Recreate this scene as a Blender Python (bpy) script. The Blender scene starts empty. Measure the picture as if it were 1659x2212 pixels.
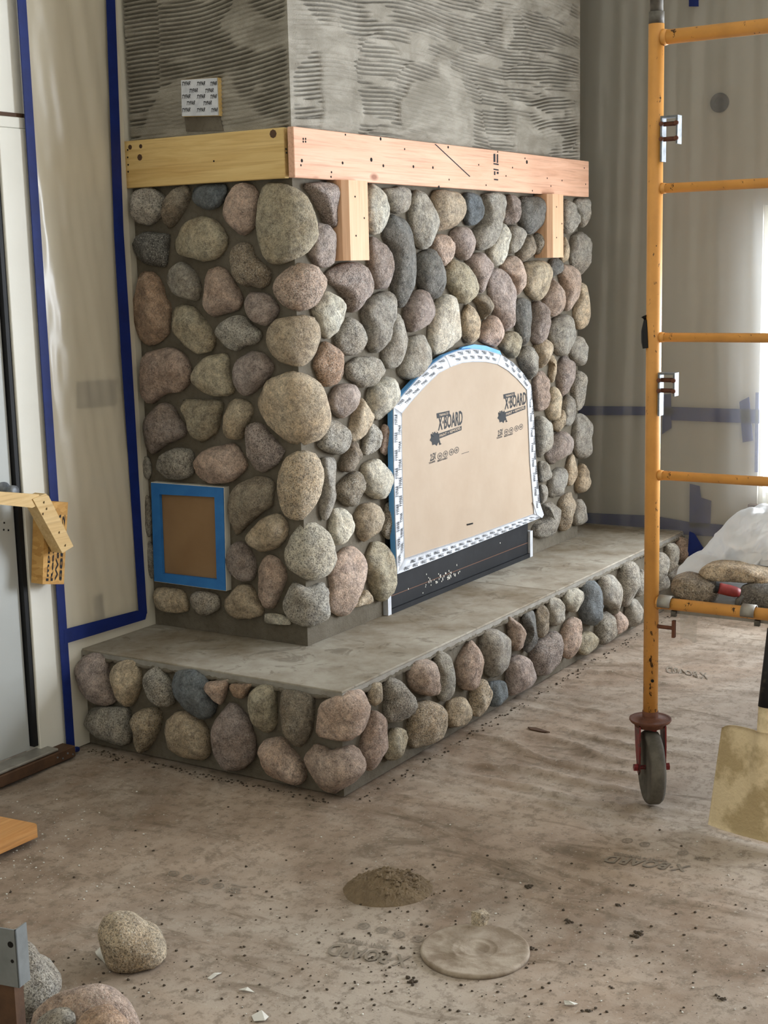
import bpy, bmesh, math, random
import numpy as np
from mathutils import Vector, Matrix, noise as mnoise
random.seed(7)
SC = bpy.context.scene
COL = SC.collection
# ------------------------------------------------------------------ camera
IW, IH, FPX = 1659, 2212, 3061.76
CAM = np.array([-3.56259, -2.55794, 1.50680])
CR = np.array([0.53186136, -0.84650134, -0.02364255])
CU = np.array([0.15718588, 0.07125008, 0.98499544])
CF = np.array([0.83211543, 0.52759729, -0.17095323])
cam = bpy.data.cameras.new('camera'); camo = bpy.data.objects.new('camera', cam); COL.objects.link(camo)
cam.sensor_fit = 'VERTICAL'; cam.sensor_height = 36; cam.lens = FPX / IH * 36; cam.clip_start = .05
camo.matrix_world = Matrix(((CR[0], CU[0], -CF[0], CAM[0]), (CR[1], CU[1], -CF[1], CAM[1]), (CR[2], CU[2], -CF[2], CAM[2]), (0, 0, 0, 1)))
SC.camera = camo
# ------------------------------------------------------------------ world, daylight, exposure
wd = bpy.data.worlds.new('sky'); SC.world = wd; wd.use_nodes = True
wd.node_tree.nodes['Background'].inputs[0].default_value = (.96, .98, 1.0, 1)
wd.node_tree.nodes['Background'].inputs[1].default_value = 0.55
def area(name, loc, target, sx, sy, power, col):
    l = bpy.data.lights.new(name, 'AREA'); l.shape = 'RECTANGLE'; l.size = sx; l.size_y = sy; l.energy = power; l.color = col
    o = bpy.data.objects.new(name, l); COL.objects.link(o); o.location = loc
    o.rotation_euler = (Vector(target) - Vector(loc)).to_track_quat('-Z', 'Y').to_euler(); return o
area('daylight_near_window', (2.80, -1.5, 1.25), (0, -1.5, 1.1), 2.0, 1.6, 180, (.82, .90, 1))
area('daylight_far_window', (2.80, -4.0, 1.5), (0, -3.0, 1.0), 2.2, 2.2, 470, (.84, .91, 1))
SC.view_settings.view_transform = 'Standard'; SC.view_settings.look = 'None'
cy = SC.cycles; cy.max_bounces = 4; cy.diffuse_bounces = 3; cy.glossy_bounces = 1; cy.transmission_bounces = 2; cy.transparent_max_bounces = 5
cy.use_adaptive_sampling = True; cy.adaptive_threshold = .12; cy.caustics_reflective = False; cy.caustics_refractive = False
SC.view_settings.exposure = 0.16; SC.view_settings.gamma = 1; SC.view_settings.use_curve_mapping = False
# ------------------------------------------------------------------ dimensions of the place
HA, HB, HH, DD, WC, WR, ZM, MH = .3525, .365, .3072, .6376, 2.055, 2.374, 1.7732, .1472
def ray(x, y): return CF + CR * ((x - IW / 2) / FPX) + CU * ((IH / 2 - y) / FPX)
def on(x, y, ax, v):
    d = ray(x, y); return CAM + d * ((v - CAM[ax]) / d[ax])
# ------------------------------------------------------------------ mesh helpers
def link(name, me, m=None, parent=None, loc=None, smooth=False, color=None):
    o = bpy.data.objects.new(name, me); COL.objects.link(o)
    if m is not None:
        for mm in (m if isinstance(m, (list, tuple)) else [m]): me.materials.append(mm)
    if loc is not None: o.location = loc
    if parent is not None: o.parent = parent
    if smooth: me.polygons.foreach_set('use_smooth', [True] * len(me.polygons))
    if color is not None: o.color = color
    return o
def mesh(v, f, name='m'):
    me = bpy.data.meshes.new(name); me.from_pydata([tuple(map(float, p)) for p in v], [], f); me.update(); return me
def obj(name, v, f, m, parent=None, smooth=False, color=None, center=True):
    """mesh given in world coordinates, origin moved to its middle (parents sit at identity rotation)"""
    v = np.array(v, float)
    c = (v.max(0) + v.min(0)) / 2 if center else np.zeros(3)
    off = np.array(WORLD.get(parent.name, (0, 0, 0))) if parent else np.zeros(3)
    o = link(name, mesh(v - c, f), m, parent, tuple(c - off), smooth, color)
    WORLD[o.name] = tuple(c); return o
WORLD = {}
def thing(name, label, cat, loc=(0, 0, 0), group=None):
    o = bpy.data.objects.new(name, None); COL.objects.link(o); o.location = loc; o.empty_display_size = .05
    WORLD[o.name] = tuple(loc); return tag(o, label, cat, group)
def tag(o, label=None, cat=None, group=None, kind=None):
    if label: o['label'] = label
    if cat: o['category'] = cat
    if group: o['group'] = group
    if kind: o['kind'] = kind
    return o
def bm_vf(bm):
    bm.verts.index_update(); v = [tuple(x.co) for x in bm.verts]; f = [[q.index for q in p.verts] for p in bm.faces]; bm.free(); return v, f
def box_vf(lo, hi, bevel=0, seg=1):
    bm = bmesh.new(); bmesh.ops.create_cube(bm, size=1)
    for x in bm.verts: x.co = Vector([(lo[i] + hi[i]) / 2 + x.co[i] * (hi[i] - lo[i]) for i in range(3)])
    if bevel: bmesh.ops.bevel(bm, geom=bm.edges[:], offset=bevel, segments=seg, affect='EDGES', profile=.5)
    return bm_vf(bm)
def box(name, lo, hi, m, parent=None, bevel=0, seg=1): return obj(name, *box_vf(lo, hi, bevel, seg), m, parent)
def join(*vfs):
    V, F = [], []
    for v, f in vfs:
        n = len(V); V += list(map(tuple, v)); F += [[i + n for i in q] for q in f]
    return V, F
def cyl_vf(p0, p1, r0, r1=None, n=16, caps=True):
    r1 = r0 if r1 is None else r1
    p0, p1 = Vector(p0), Vector(p1); d = (p1 - p0).normalized()
    a = d.orthogonal().normalized(); b = d.cross(a); v, f = [], []
    for p, r in ((p0, r0), (p1, r1)):
        for i in range(n):
            t = 2 * math.pi * i / n; v.append(tuple(p + a * (r * math.cos(t)) + b * (r * math.sin(t))))
    for i in range(n): j = (i + 1) % n; f.append([i, j, n + j, n + i])
    if caps: f.append(list(range(n))[::-1]); f.append(list(range(n, 2 * n)))
    return v, f
def tube_vf(pts, r, n=10):
    pts = [Vector(p) for p in pts]; v, f = [], []
    up = Vector((.13, .31, .94))
    for k, p in enumerate(pts):
        d = (pts[min(k + 1, len(pts) - 1)] - pts[max(k - 1, 0)]).normalized()
        a = d.cross(up).normalized(); b = d.cross(a); rr = r[k] if isinstance(r, (list, tuple)) else r
        for i in range(n):
            t = 2 * math.pi * i / n; v.append(tuple(p + a * (rr * math.cos(t)) + b * (rr * math.sin(t))))
    for k in range(len(pts) - 1):
        for i in range(n): j = (i + 1) % n; f.append([k * n + i, k * n + j, (k + 1) * n + j, (k + 1) * n + i])
    f.append(list(range(n))[::-1]); f.append(list(range((len(pts) - 1) * n, len(pts) * n)))
    return v, f
def lathe_vf(prof, c, ax, n=32):
    """prof = (radius, height along ax)"""
    ax = Vector(ax).normalized(); a = ax.orthogonal().normalized(); b = ax.cross(a); c = Vector(c); v, f = [], []
    for r, h in prof:
        for i in range(n):
            t = 2 * math.pi * i / n; v.append(tuple(c + ax * h + a * (r * math.cos(t)) + b * (r * math.sin(t))))
    for k in range(len(prof) - 1):
        for i in range(n): j = (i + 1) % n; f.append([k * n + i, k * n + j, (k + 1) * n + j, (k + 1) * n + i])
    f.append(list(range(n))[::-1]); f.append(list(range((len(prof) - 1) * n, len(prof) * n)))
    return v, f
def prism_vf(P, ext):
    """planar polygon (world points) extruded by vector ext"""
    n = len(P); P = [np.array(p, float) for p in P]; ext = np.array(ext, float)
    v = [tuple(p) for p in P] + [tuple(p + ext) for p in P]
    nrm = sum(np.cross(P[i] - P[0], P[(i + 1) % n] - P[0]) for i in range(1, n))
    fl = np.dot(nrm, ext) > 0
    f = [list(range(n)), list(range(n, 2 * n))[::-1]] + [[i, i + n, (i + 1) % n + n, (i + 1) % n] for i in range(n)]
    if fl: f = [q[::-1] for q in f]
    return v, f
def spot_prism(px, ax, v, depth):
    """a flat piece lying in a real plane (axis ax at v), with its own thickness"""
    e = [0, 0, 0]; e[ax] = depth
    return prism_vf([on(x, y, ax, v) for x, y in px], e)
def grid_vf(U, Vv, fn):
    v, f = [], []
    for a in U:
        for b in Vv: v.append(fn(a, b))
    n = len(Vv)
    for i in range(len(U) - 1):
        for j in range(n - 1): f.append([i * n + j, (i + 1) * n + j, (i + 1) * n + j + 1, i * n + j + 1])
    return v, f
# numpy value noise
_R = np.random.RandomState(3).rand(256, 256)
def vn(x, y):
    xi = np.floor(x).astype(int); yi = np.floor(y).astype(int); fx = x - xi; fy = y - yi
    fx = fx * fx * (3 - 2 * fx); fy = fy * fy * (3 - 2 * fy)
    g = lambda i, j: _R[i % 256, j % 256]
    return (g(xi, yi) * (1 - fx) + g(xi + 1, yi) * fx) * (1 - fy) + (g(xi, yi + 1) * (1 - fx) + g(xi + 1, yi + 1) * fx) * fy
def fbm(x, y, o=3):
    s, a, t = 0, 1, 0
    for k in range(o): s = s + a * vn(x * 2 ** k + 17 * k, y * 2 ** k + 31 * k); t += a; a *= .5
    return s / t
def sstep(a, b, x):
    t = np.clip((x - a) / (b - a), 0, 1); return t * t * (3 - 2 * t)
# ------------------------------------------------------------------ materials
def srgb(r, g, b):
    return tuple(((c / 255) / 12.92 if c / 255 < .04045 else ((c / 255 + .055) / 1.055) ** 2.4) for c in (r, g, b)) + (1,)
class NT:
    def __init__(s, name):
        s.m = bpy.data.materials.new(name); s.m.use_nodes = True; s.t = s.m.node_tree; s.b = s.t.nodes['Principled BSDF']
        s.tc = s.t.nodes.new('ShaderNodeTexCoord'); s.co = s.tc.outputs['Object']
    def L(s, a, b): s.t.links.new(a, b)
    def n(s, typ, **k):
        x = s.t.nodes.new('ShaderNode' + typ)
        for q, v in k.items(): setattr(x, q, v)
        return x
    def mapped(s, scale=(1, 1, 1), rot=(0, 0, 0), loc=(0, 0, 0), src=None):
        x = s.n('Mapping'); s.L(src or s.co, x.inputs[0]); x.inputs[1].default_value = loc; x.inputs[2].default_value = rot; x.inputs[3].default_value = scale
        return x.outputs[0]
    def noise(s, scale, detail=4, rough=.6, co=None, dist=0):
        x = s.n('TexNoise'); s.L(co or s.co, x.inputs['Vector']); x.inputs['Scale'].default_value = scale
        x.inputs['Detail'].default_value = detail; x.inputs['Roughness'].default_value = rough; x.inputs['Distortion'].default_value = dist
        return x.outputs[0]
    def ramp(s, fac, a, b, ca=(0, 0, 0, 1), cb=(1, 1, 1, 1)):
        x = s.n('ValToRGB'); s.L(fac, x.inputs[0]); e = x.color_ramp.elements
        e[0].position = a; e[0].color = ca; e[1].position = b; e[1].color = cb; return x.outputs[0]
    def mix(s, fac, a, b, mode='MIX'):
        x = s.n('MixRGB', blend_type=mode)
        for i, q in zip((0, 1, 2), (fac, a, b)):
            if hasattr(q, 'links'): s.L(q, x.inputs[i])
            else: x.inputs[i].default_value = q
        return x.outputs[0]
    def math(s, op, a, b=0):
        x = s.n('Math', operation=op)
        for i, q in enumerate((a, b)):
            if hasattr(q, 'links'): s.L(q, x.inputs[i])
            else: x.inputs[i].default_value = q
        return x.outputs[0]
    def bump(s, h, strength=.3, dist=.01, prev=None):
        x = s.n('Bump'); s.L(h, x.inputs['Height']); x.inputs['Strength'].default_value = strength; x.inputs['Distance'].default_value = dist
        if prev: s.L(prev, x.inputs['Normal'])
        return x.outputs[0]
    def fin(s, col, rough=.7, bump=None, metal=0, spec=.35):
        if hasattr(col, 'links'): s.L(col, s.b.inputs['Base Color'])
        else: s.b.inputs['Base Color'].default_value = col
        s.b.inputs['Roughness'].default_value = rough; s.b.inputs['Metallic'].default_value = metal
        s.b.inputs['Specular IOR Level'].default_value = spec
        if bump: s.L(bump, s.b.inputs['Normal'])
        return s.m
def plain(name, c, c2=None, scale=6, rough=.7, bs=60, bstr=.15, metal=0, lo=.35, hi=.7, spec=.35, detail=5):
    t = NT(name); c = srgb(*c)
    col = t.mix(t.ramp(t.noise(scale, detail), lo, hi), c, srgb(*c2)) if c2 else c
    return t.fin(col, rough, t.bump(t.noise(bs, 3), bstr, .004) if bstr else None, metal, spec)
def stone_mat():
    t = NT('river_stone'); oi = t.n('ObjectInfo')
    ad = t.n('VectorMath', operation='ADD'); t.L(t.co, ad.inputs[0])
    cm = t.n('CombineXYZ'); r100 = t.math('MULTIPLY', oi.outputs['Random'], 90)
    for i in range(3): t.L(r100, cm.inputs[i])
    t.L(cm.outputs[0], ad.inputs[1]); co = ad.outputs[0]
    base = t.mix(1, oi.outputs['Color'], (1.42, 1.42, 1.42, 1), 'MULTIPLY')
    c = t.mix(t.ramp(t.noise(9, 4, .65, co), .35, .7), base, t.mix(1, base, (.84, .76, .68, 1), 'MULTIPLY'))
    c = t.mix(1, c, t.ramp(t.noise(42, 6, .78, co, .4), .36, .64, (.50, .49, .49, 1), (1.26, 1.24, 1.20, 1)), 'MULTIPLY')
    sp = t.ramp(t.noise(230, 2, .65, co), .52, .60, (1, 1, 1, 1), (.30, .29, .28, 1))
    wh = t.ramp(t.noise(260, 2, .6, co), .58, .66, (0, 0, 0, 1), (1, 1, 1, 1))
    amt = oi.outputs['Alpha']
    c = t.mix(t.math('ADD', t.math('MULTIPLY', amt, .60), .30), c, t.mix(1, c, sp, 'MULTIPLY'))
    c = t.mix(t.math('MULTIPLY', wh, t.math('ADD', t.math('MULTIPLY', amt, .45), .12)), c, srgb(226, 222, 210))
    h = t.math('ADD', t.noise(48, 5, .75, co), t.math('MULTIPLY', t.noise(260, 2, .6, co), .2))
    return t.fin(c, .78, t.bump(h, 1.0, .016), 0, .3)
def wood_mat(name, c1, c2, c3, axis, knots=True, scl=1):
    t = NT(name); s = [34 * scl] * 3; s[axis] = 2.2 * scl
    co = t.mapped(tuple(s)); n1 = t.noise(1.0, 6, .6, co, 1.2)
    c = t.mix(t.ramp(n1, .35, .68), srgb(*c1), srgb(*c2))
    s2 = [150 * scl] * 3; s2[axis] = 4
    c = t.mix(t.math('MULTIPLY', t.ramp(t.noise(1, 3, .6, t.mapped(tuple(s2))), .5, .7), .35), c, srgb(*c3))
    if knots:
        s3 = [9, 9, 9]; s3[axis] = 4.2
        vo = t.n('TexVoronoi'); t.L(t.mapped(tuple(s3)), vo.inputs['Vector']); vo.inputs['Scale'].default_value = 1
        c = t.mix(t.ramp(vo.outputs['Distance'], .05, .13, (1, 1, 1, 1), (0, 0, 0, 1)), c, srgb(*c3))
    return t.fin(c, .6, t.bump(n1, .12, .003), 0, .3)
M = {}
M['stone'] = stone_mat()
def mortar():
    t = NT('mortar'); c = t.mix(t.ramp(t.noise(5, 5), .35, .7), srgb(98, 90, 77), srgb(118, 111, 99))
    c = t.mix(t.math('MULTIPLY', t.ramp(t.noise(60, 3), .5, .7), .4), c, srgb(80, 74, 62))
    return t.fin(c, .92, t.bump(t.math('ADD', t.noise(22, 5), t.math('MULTIPLY', t.noise(260, 2), .3)), .6, .01), 0, .15)
M['mortar'] = mortar()
def scratch():
    t = NT('scratch_coat')
    c = t.mix(t.ramp(t.noise(4.5, 6, .65, t.mapped((1, 1, 2.2)), .8), .40, .62), srgb(138, 132, 120), srgb(164, 158, 146))
    c = t.mix(t.math('MULTIPLY', t.ramp(t.noise(14, 4, .6, t.mapped((.6, .6, 3))), .5, .66), .25), c, srgb(106, 98, 84))
    return t.fin(c, .93, t.bump(t.noise(240, 1, .7), .6, .004), 0, .12)
M['scratch'] = scratch()
def slab():
    t = NT('cement_board')
    c = t.mix(t.ramp(t.noise(2.4, 6, .68), .40, .64), srgb(172, 165, 152), srgb(126, 113, 94))
    c = t.mix(t.math('MULTIPLY', t.ramp(t.noise(1, 5, .7, t.mapped((9, 7, 8), (0, 0, .5)), 1.6), .56, .64), .5), c, srgb(98, 88, 74))
    return t.fin(c, .85, t.bump(t.noise(40, 5), .25, .004), 0, .2)
M['slab'] = slab()
def floorm():
    t = NT('dusty_floor_paper')
    c = t.mix(t.ramp(t.noise(1.6, 5, .7), .38, .62), srgb(172, 153, 135), srgb(126, 106, 88))
    c = t.mix(t.math('MULTIPLY', t.ramp(t.noise(.9, 5, .7, t.mapped(loc=(3, 1, 0)), .5), .45, .62), .75), c, srgb(182, 170, 156))
    c = t.mix(t.math('MULTIPLY', t.ramp(t.noise(1, 5, .7, t.mapped((7, 2.2, 1), (0, 0, .25)), 1.5), .55, .7), .7), c, srgb(98, 82, 63))
    c = t.mix(t.math('MULTIPLY', t.ramp(t.noise(30, 4, .8), .50, .62), .5), c, srgb(104, 92, 77))
    c = t.mix(t.math('MULTIPLY', t.ramp(t.noise(95, 3, .7), .62, .70), .5), c, srgb(190, 184, 172))
    c = t.mix(t.math('MULTIPLY', t.ramp(t.noise(150, 2, .7), .66, .72), .6), c, srgb(70, 60, 48))
    return t.fin(c, .86, t.bump(t.math('ADD', t.noise(9, 5, .6), t.math('MULTIPLY', t.noise(120, 3), .25)), .25, .008), 0, .25)
M['floor'] = floorm()
M['wall'] = plain('painted_wall', (232, 225, 208), (224, 216, 197), 2, .75, 220, .06)
M['wall_grey'] = plain('grey_beige_wall', (188, 184, 174), (178, 173, 162), 2, .75, 220, .06)
M['wall_white'] = plain('white_paint', (236, 233, 222), (228, 225, 213), 2, .7, 120, .04)
M['door'] = plain('grey_door', (188, 190, 186), (180, 182, 178), 1.5, .5, 90, .03)
M['black'] = plain('black_rubber', (22, 22, 23), None, rough=.6, bstr=0)
M['blue_dark'] = plain('navy_tape', (17, 40, 112), (13, 32, 94), 14, .55, 160, .08)
M['blue'] = plain('painters_tape', (52, 122, 190), (42, 108, 178), 14, .6, 160, .1)
M['pine'] = wood_mat('yellow_pine', (226, 196, 134), (208, 172, 108), (168, 122, 70), 1)
M['fir'] = wood_mat('pink_fir', (230, 184, 156), (214, 164, 134), (156, 106, 82), 0)
M['block'] = wood_mat('corbel_wood', (230, 188, 152), (216, 168, 130), (178, 130, 94), 2, False)
M['stick'] = wood_mat('brace_wood', (222, 192, 138), (204, 168, 112), (160, 118, 70), 0, False)
M['lumber'] = wood_mat('orange_lumber', (214, 160, 100), (196, 138, 78), (140, 90, 48), 0, False)
M['handle'] = wood_mat('shovel_handle', (176, 140, 104), (160, 124, 90), (120, 88, 60), 2, False)
def osb():
    t = NT('strand_board'); v = t.n('TexVoronoi'); t.L(t.mapped((38, 38, 90), (0, .5, .3)), v.inputs['Vector']); v.inputs['Scale'].default_value = 1
    c = t.mix(v.outputs['Color'], srgb(214, 168, 100), srgb(178, 130, 66), 'MIX'); return t.fin(c, .7, t.bump(v.outputs['Distance'], .2, .003))
M['osb'] = osb()
M['paper'] = plain('kraft_paper', (180, 162, 142), (168, 148, 127), 3, .8, 5, .9, lo=.3, hi=.75)
M['card'] = plain('cardboard', (150, 120, 86), (138, 108, 76), 5, .85, 60, .08)
M['white_tape'] = plain('white_tape', (212, 214, 218), (190, 193, 200), 30, .4, 26, .5, spec=.5)
M['blue_light'] = plain('light_blue_tape', (104, 168, 224), (84, 150, 212), 14, .55, 160, .1)
M['ink'] = plain('black_ink', (26, 27, 30), None, rough=.7, bstr=0)
M['ink_faded'] = plain('faded_ink', (128, 118, 104), (146, 133, 117), 40, .85, bstr=0)
M['metal_black'] = plain('black_steel', (17, 18, 22), (30, 31, 35), 12, .55, 50, .05, lo=.45, hi=.8, spec=.3)
M['copper'] = plain('copper_line', (110, 76, 58), None, rough=.5, bstr=0)
def paint(name, c, worn, amt=.62):
    t = NT(name); co = t.mapped((1, 1, .45))
    col = t.mix(t.ramp(t.noise(9, 4), .35, .75), srgb(*c), srgb(*[int(q * .9) for q in c]))
    gp = t.n('NewGeometry'); sx = t.n('SeparateXYZ'); t.L(gp.outputs['Position'], sx.inputs[0])
    mr = t.n('MapRange'); t.L(sx.outputs[2], mr.inputs[0]); mr.inputs[1].default_value = .28; mr.inputs[2].default_value = .75; mr.inputs[3].default_value = .075; mr.inputs[4].default_value = 0
    nn = t.math('ADD', t.noise(48, 5, .75, co), mr.outputs[0])
    col = t.mix(t.ramp(nn, amt, amt + .03), col, srgb(*worn))
    return t.fin(col, .42, t.bump(t.noise(60, 4), .08, .003), 0, .45)
M['orange'] = paint('orange_paint', (230, 164, 84), (60, 40, 26), .635)
M['red'] = paint('red_paint', (128, 34, 36), (60, 40, 34), .60)
M['rust'] = plain('rusty_steel', (112, 70, 50), (84, 52, 40), 40, .8, 120, .3)
M['steel'] = plain('galvanised_steel', (138, 142, 146), (96, 98, 100), 40, .55, 80, .15, .45)
M['pipe'] = plain('weathered_pipe', (120, 116, 108), (60, 56, 50), 18, .6, 90, .2, .3)
M['rubber'] = plain('dusty_rubber', (104, 98, 88), (78, 74, 66), 30, .85, 120, .2)
M['alu'] = plain('dull_aluminium', (168, 164, 156), (140, 134, 124), 16, .5, 90, .1, .5)
M['shovel'] = plain('mortar_caked_steel', (226, 206, 168), (186, 165, 126), 11, .85, 70, .9, lo=.45, hi=.58, detail=9)
M['socket'] = plain('black_socket', (24, 24, 26), (70, 64, 54), 30, .5, bstr=.05, lo=.6, hi=.72)
M['grey_steel'] = plain('grey_painted_steel', (128, 132, 132), (112, 116, 116), 20, .5, 90, .05, .1)
M['dirt'] = plain('dry_mortar_heap', (132, 114, 90), (108, 92, 72), 26, .95, 190, .8)
M['crumb'] = plain('damp_mortar_crumb', (62, 53, 43), (82, 70, 56), 60, .95, 200, .5)
M['fleck'] = plain('white_chip', (214, 210, 200), None, rough=.8, bstr=0)
M['lid'] = plain('dusty_plastic_lid', (172, 158, 141), (134, 118, 100), 14, .88, 60, .5, lo=.4, hi=.6)
M['brick_red'] = plain('red_grip', (150, 58, 56), (120, 44, 44), 30, .5, bstr=.05)
M['plate'] = plain('dark_plate', (70, 70, 74), None, rough=.6, bstr=0)
M['hole'] = plain('dark_hole', (20, 17, 14), None, rough=.9, bstr=0)
M['sill_wood'] = plain('brown_sill_wood', (92, 66, 46), (70, 50, 36), 20, .7, 80, .2)
def film(name, c, alpha, trans=.35):
    t = NT(name); nt = t.t; out = nt.nodes['Material Output']
    df = t.n('BsdfDiffuse'); df.inputs[0].default_value = srgb(*c); tr = t.n('BsdfTranslucent'); tr.inputs[0].default_value = srgb(*c)
    gl = t.n('BsdfGlossy'); gl.inputs[1].default_value = .28; gl.inputs[0].default_value = (.9, .9, .9, 1); tp = t.n('BsdfTransparent'); tp.inputs[0].default_value = (.97, .96, .93, 1)
    m1, m2, m3 = (t.n('MixShader') for _ in range(3))
    m1.inputs[0].default_value = trans; t.L(df.outputs[0], m1.inputs[1]); t.L(tr.outputs[0], m1.inputs[2])
    m2.inputs[0].default_value = .12; t.L(m1.outputs[0], m2.inputs[1]); t.L(gl.outputs[0], m2.inputs[2])
    m3.inputs[0].default_value = alpha; t.L(tp.outputs[0], m3.inputs[1]); t.L(m2.outputs[0], m3.inputs[2])
    t.L(m3.outputs[0], out.inputs[0]); return t.m
M['film'] = film('poly_film', (200, 200, 197), .33)
M['film_thick'] = film('poly_film_cream', (244, 234, 212), .62, .2)
M['bag'] = film('white_bag', (236, 238, 240), .90, .35)
t = NT('window_glass'); t.b.inputs['Transmission Weight'].default_value = 1; M['glass'] = t.fin((.95, .98, 1, 1), .02)
# ------------------------------------------------------------------ lettering
_tc = {}
def text_vf(s, thick=False):
    """text laid out in the unit box (0..1, 0..1) as flat faces"""
    if s in _tc: return _tc[s]
    cu = bpy.data.curves.new('t', 'FONT'); cu.body = s; cu.resolution_u = 2; cu.offset = .025
    o = bpy.data.objects.new('t', cu); COL.objects.link(o)
    me = bpy.data.meshes.new_from_object(o.evaluated_get(bpy.context.evaluated_depsgraph_get()))
    v = np.array([tuple(x.co) for x in me.vertices]); f = [list(p.vertices) for p in me.polygons]
    bpy.data.objects.remove(o); bpy.data.curves.remove(cu); bpy.data.meshes.remove(me)
    v = (v[:, :2] - v[:, :2].min(0)) / (v[:, :2].max(0) - v[:, :2].min(0)); _tc[s] = (v, f); return _tc[s]
for s_ in ('X\u00b7BOARD', 'PAINT + REMODEL', 'TRIMACO', '2.5X', 'TYPAR', 'Important', 'Read App', 'Warran', '888-82', 'BREATHABLE', 'TOUGHER'): text_vf(s_)
def lay(s, O, U, V, n):
    """text with its lower left at O, width vector U, height vector V, lifted by n"""
    v, f = text_vf(s); O, U, V, n = map(lambda q: np.array(q, float), (O, U, V, n))
    return [tuple(O + U * a + V * b + n) for a, b in v], f
def lay_px(s, p0, p1, p2, ax, val, n):
    O, A, B = (on(*p, ax, val) for p in (p0, p1, p2)); return lay(s, O, A - O, B - O, n)
def disc_vf(O, U, V, n, r0, r1, k=20):
    O, U, V, n = map(lambda q: np.array(q, float), (O, U, V, n)); v, f = [], []
    for i in range(k):
        t = 2 * math.pi * i / k; d = U * math.cos(t) + V * math.sin(t); v += [tuple(O + d * r0 + n), tuple(O + d * r1 + n)]
    for i in range(k): j = (i + 1) % k; f.append([2 * i, 2 * i + 1, 2 * j + 1, 2 * j])
    return v, f

# ================================================================== SETTING
def fine(lo, a, b, hi, step, coarse):
    return np.concatenate([np.arange(lo, a, coarse), np.arange(a, b, step), np.arange(b, hi + coarse, coarse)])
FX = fine(-5.2, -2.0, 2.35, 3.3, .017, .4); FY = fine(-7, -2.1, .62, 1.4, .02, .4)
gx, gy = np.meshgrid(FX, FY, indexing='ij')
def floor_z(x, y):
    w = sstep(-.9, .4, x) * sstep(-.15, -.55, y)
    ph = x * 9.5 + 4.6 * fbm(x * 1.9, y * 1.0, 3) + .9 * (y + 1)
    rid = np.abs((ph - np.floor(ph)) - .5) * 2
    rid = ((1 - rid) ** 7 * .75 + .25 * (1 - rid) ** 2) * sstep(.25, .8, vn(x * 4 + 5, y * 2.2))
    wide = fbm(x * 2.2 + 9, y * 2.2, 3) - .5
    return (.017 * w + .003) * rid * 1.0 + .010 * wide - .006 + .004 * (fbm(x * 7, y * 7, 2) - .5)
gz = floor_z(gx, gy); gz[:] = np.minimum(gz, .009)
nv = gx.shape; fv = np.stack([gx, gy, gz], -1).reshape(-1, 3)
ff = [[i * nv[1] + j, (i + 1) * nv[1] + j, (i + 1) * nv[1] + j + 1, i * nv[1] + j + 1] for i in range(nv[0] - 1) for j in range(nv[1] - 1)]
floor = tag(link('floor', mesh(fv, ff), M['floor'], smooth=True), 'dusty brown paper floor covering with ripples and mortar stains', kind='structure')
def wall(name, lo, hi, m): return tag(box(name, lo, hi, m), kind='structure')
wall('wall_back', (-.45, DD, 0), (WR + .15, DD + .15, 4.2), M['wall'])
wl = wall('wall_back', (-1.45, DD, 1.975), (-.45, DD + .15, 4.2), M['wall_white']); wl.name = 'wall_back_door'
wall('wall_back_far', (-5.2, DD, 0), (-1.45, DD + .15, 4.2), M['wall_white'])
wall('wall_left', (-5.35, -7, 0), (-5.2, DD + .15, 4.2), M['wall'])
wall('wall_light_block', (-5.35, -7.15, 0), (-3.2, -7.0, 4.2), M['wall'])  # unseen wall, added to block sky light entering on the left side
wall('ceiling', (-5.35, -7, 4.2), (WR + .3, DD + .15, 4.3), M['wall_white'])
W1 = (-2.4, -.695, .46, 1.72); W2 = (-5.2, -2.75, .46, 2.7)
wr = box_vf((WR, -.695, 0), (WR + .15, DD, 4.2))
segs = [wr, box_vf((WR, W1[0], 0), (WR + .15, W1[1], W1[2])), box_vf((WR, W1[0], W1[3]), (WR + .15, W1[1], 4.2)), box_vf((WR, W2[1], 0), (WR + .15, W1[0], 4.2)),
        box_vf((WR, W2[0], 0), (WR + .15, W2[1], W2[2])), box_vf((WR, W2[0], W2[3]), (WR + .15, W2[1], 4.2)), box_vf((WR, -7, 0), (WR + .15, W2[0], 4.2))]
tag(obj('wall_right', *join(*segs), M['wall_grey'], center=False), kind='structure')
for k, (y0, y1, z0, z1) in enumerate((W1, W2)):
    w = bpy.data.objects.new('window_%d' % (k + 1), None); COL.objects.link(w); w['kind'] = 'structure'; WORLD[w.name] = (0, 0, 0)
    obj('window_frame', *join(box_vf((WR + .02, y0, z0), (WR + .12, y0 + .018, z1)), box_vf((WR + .02, y1 - .018, z0), (WR + .12, y1, z1)), box_vf((WR + .02, y0 + .03, z1 - .05), (WR + .12, y1 - .03, z1)),
        box_vf((WR + .02, y0 + .03, z0), (WR + .12, y1 - .03, z0 + .05)), box_vf((WR + .04, (y0 + y1) / 2 - .02, z0 + .05), (WR + .1, (y0 + y1) / 2 + .02, z1 - .05))), M['wall_white'], w)
    box('window_sill', (WR - .03, y0 - .03, z0 - .03), (WR - .0005, y1 + .03, z0), M['sill_wood'], w)
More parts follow.
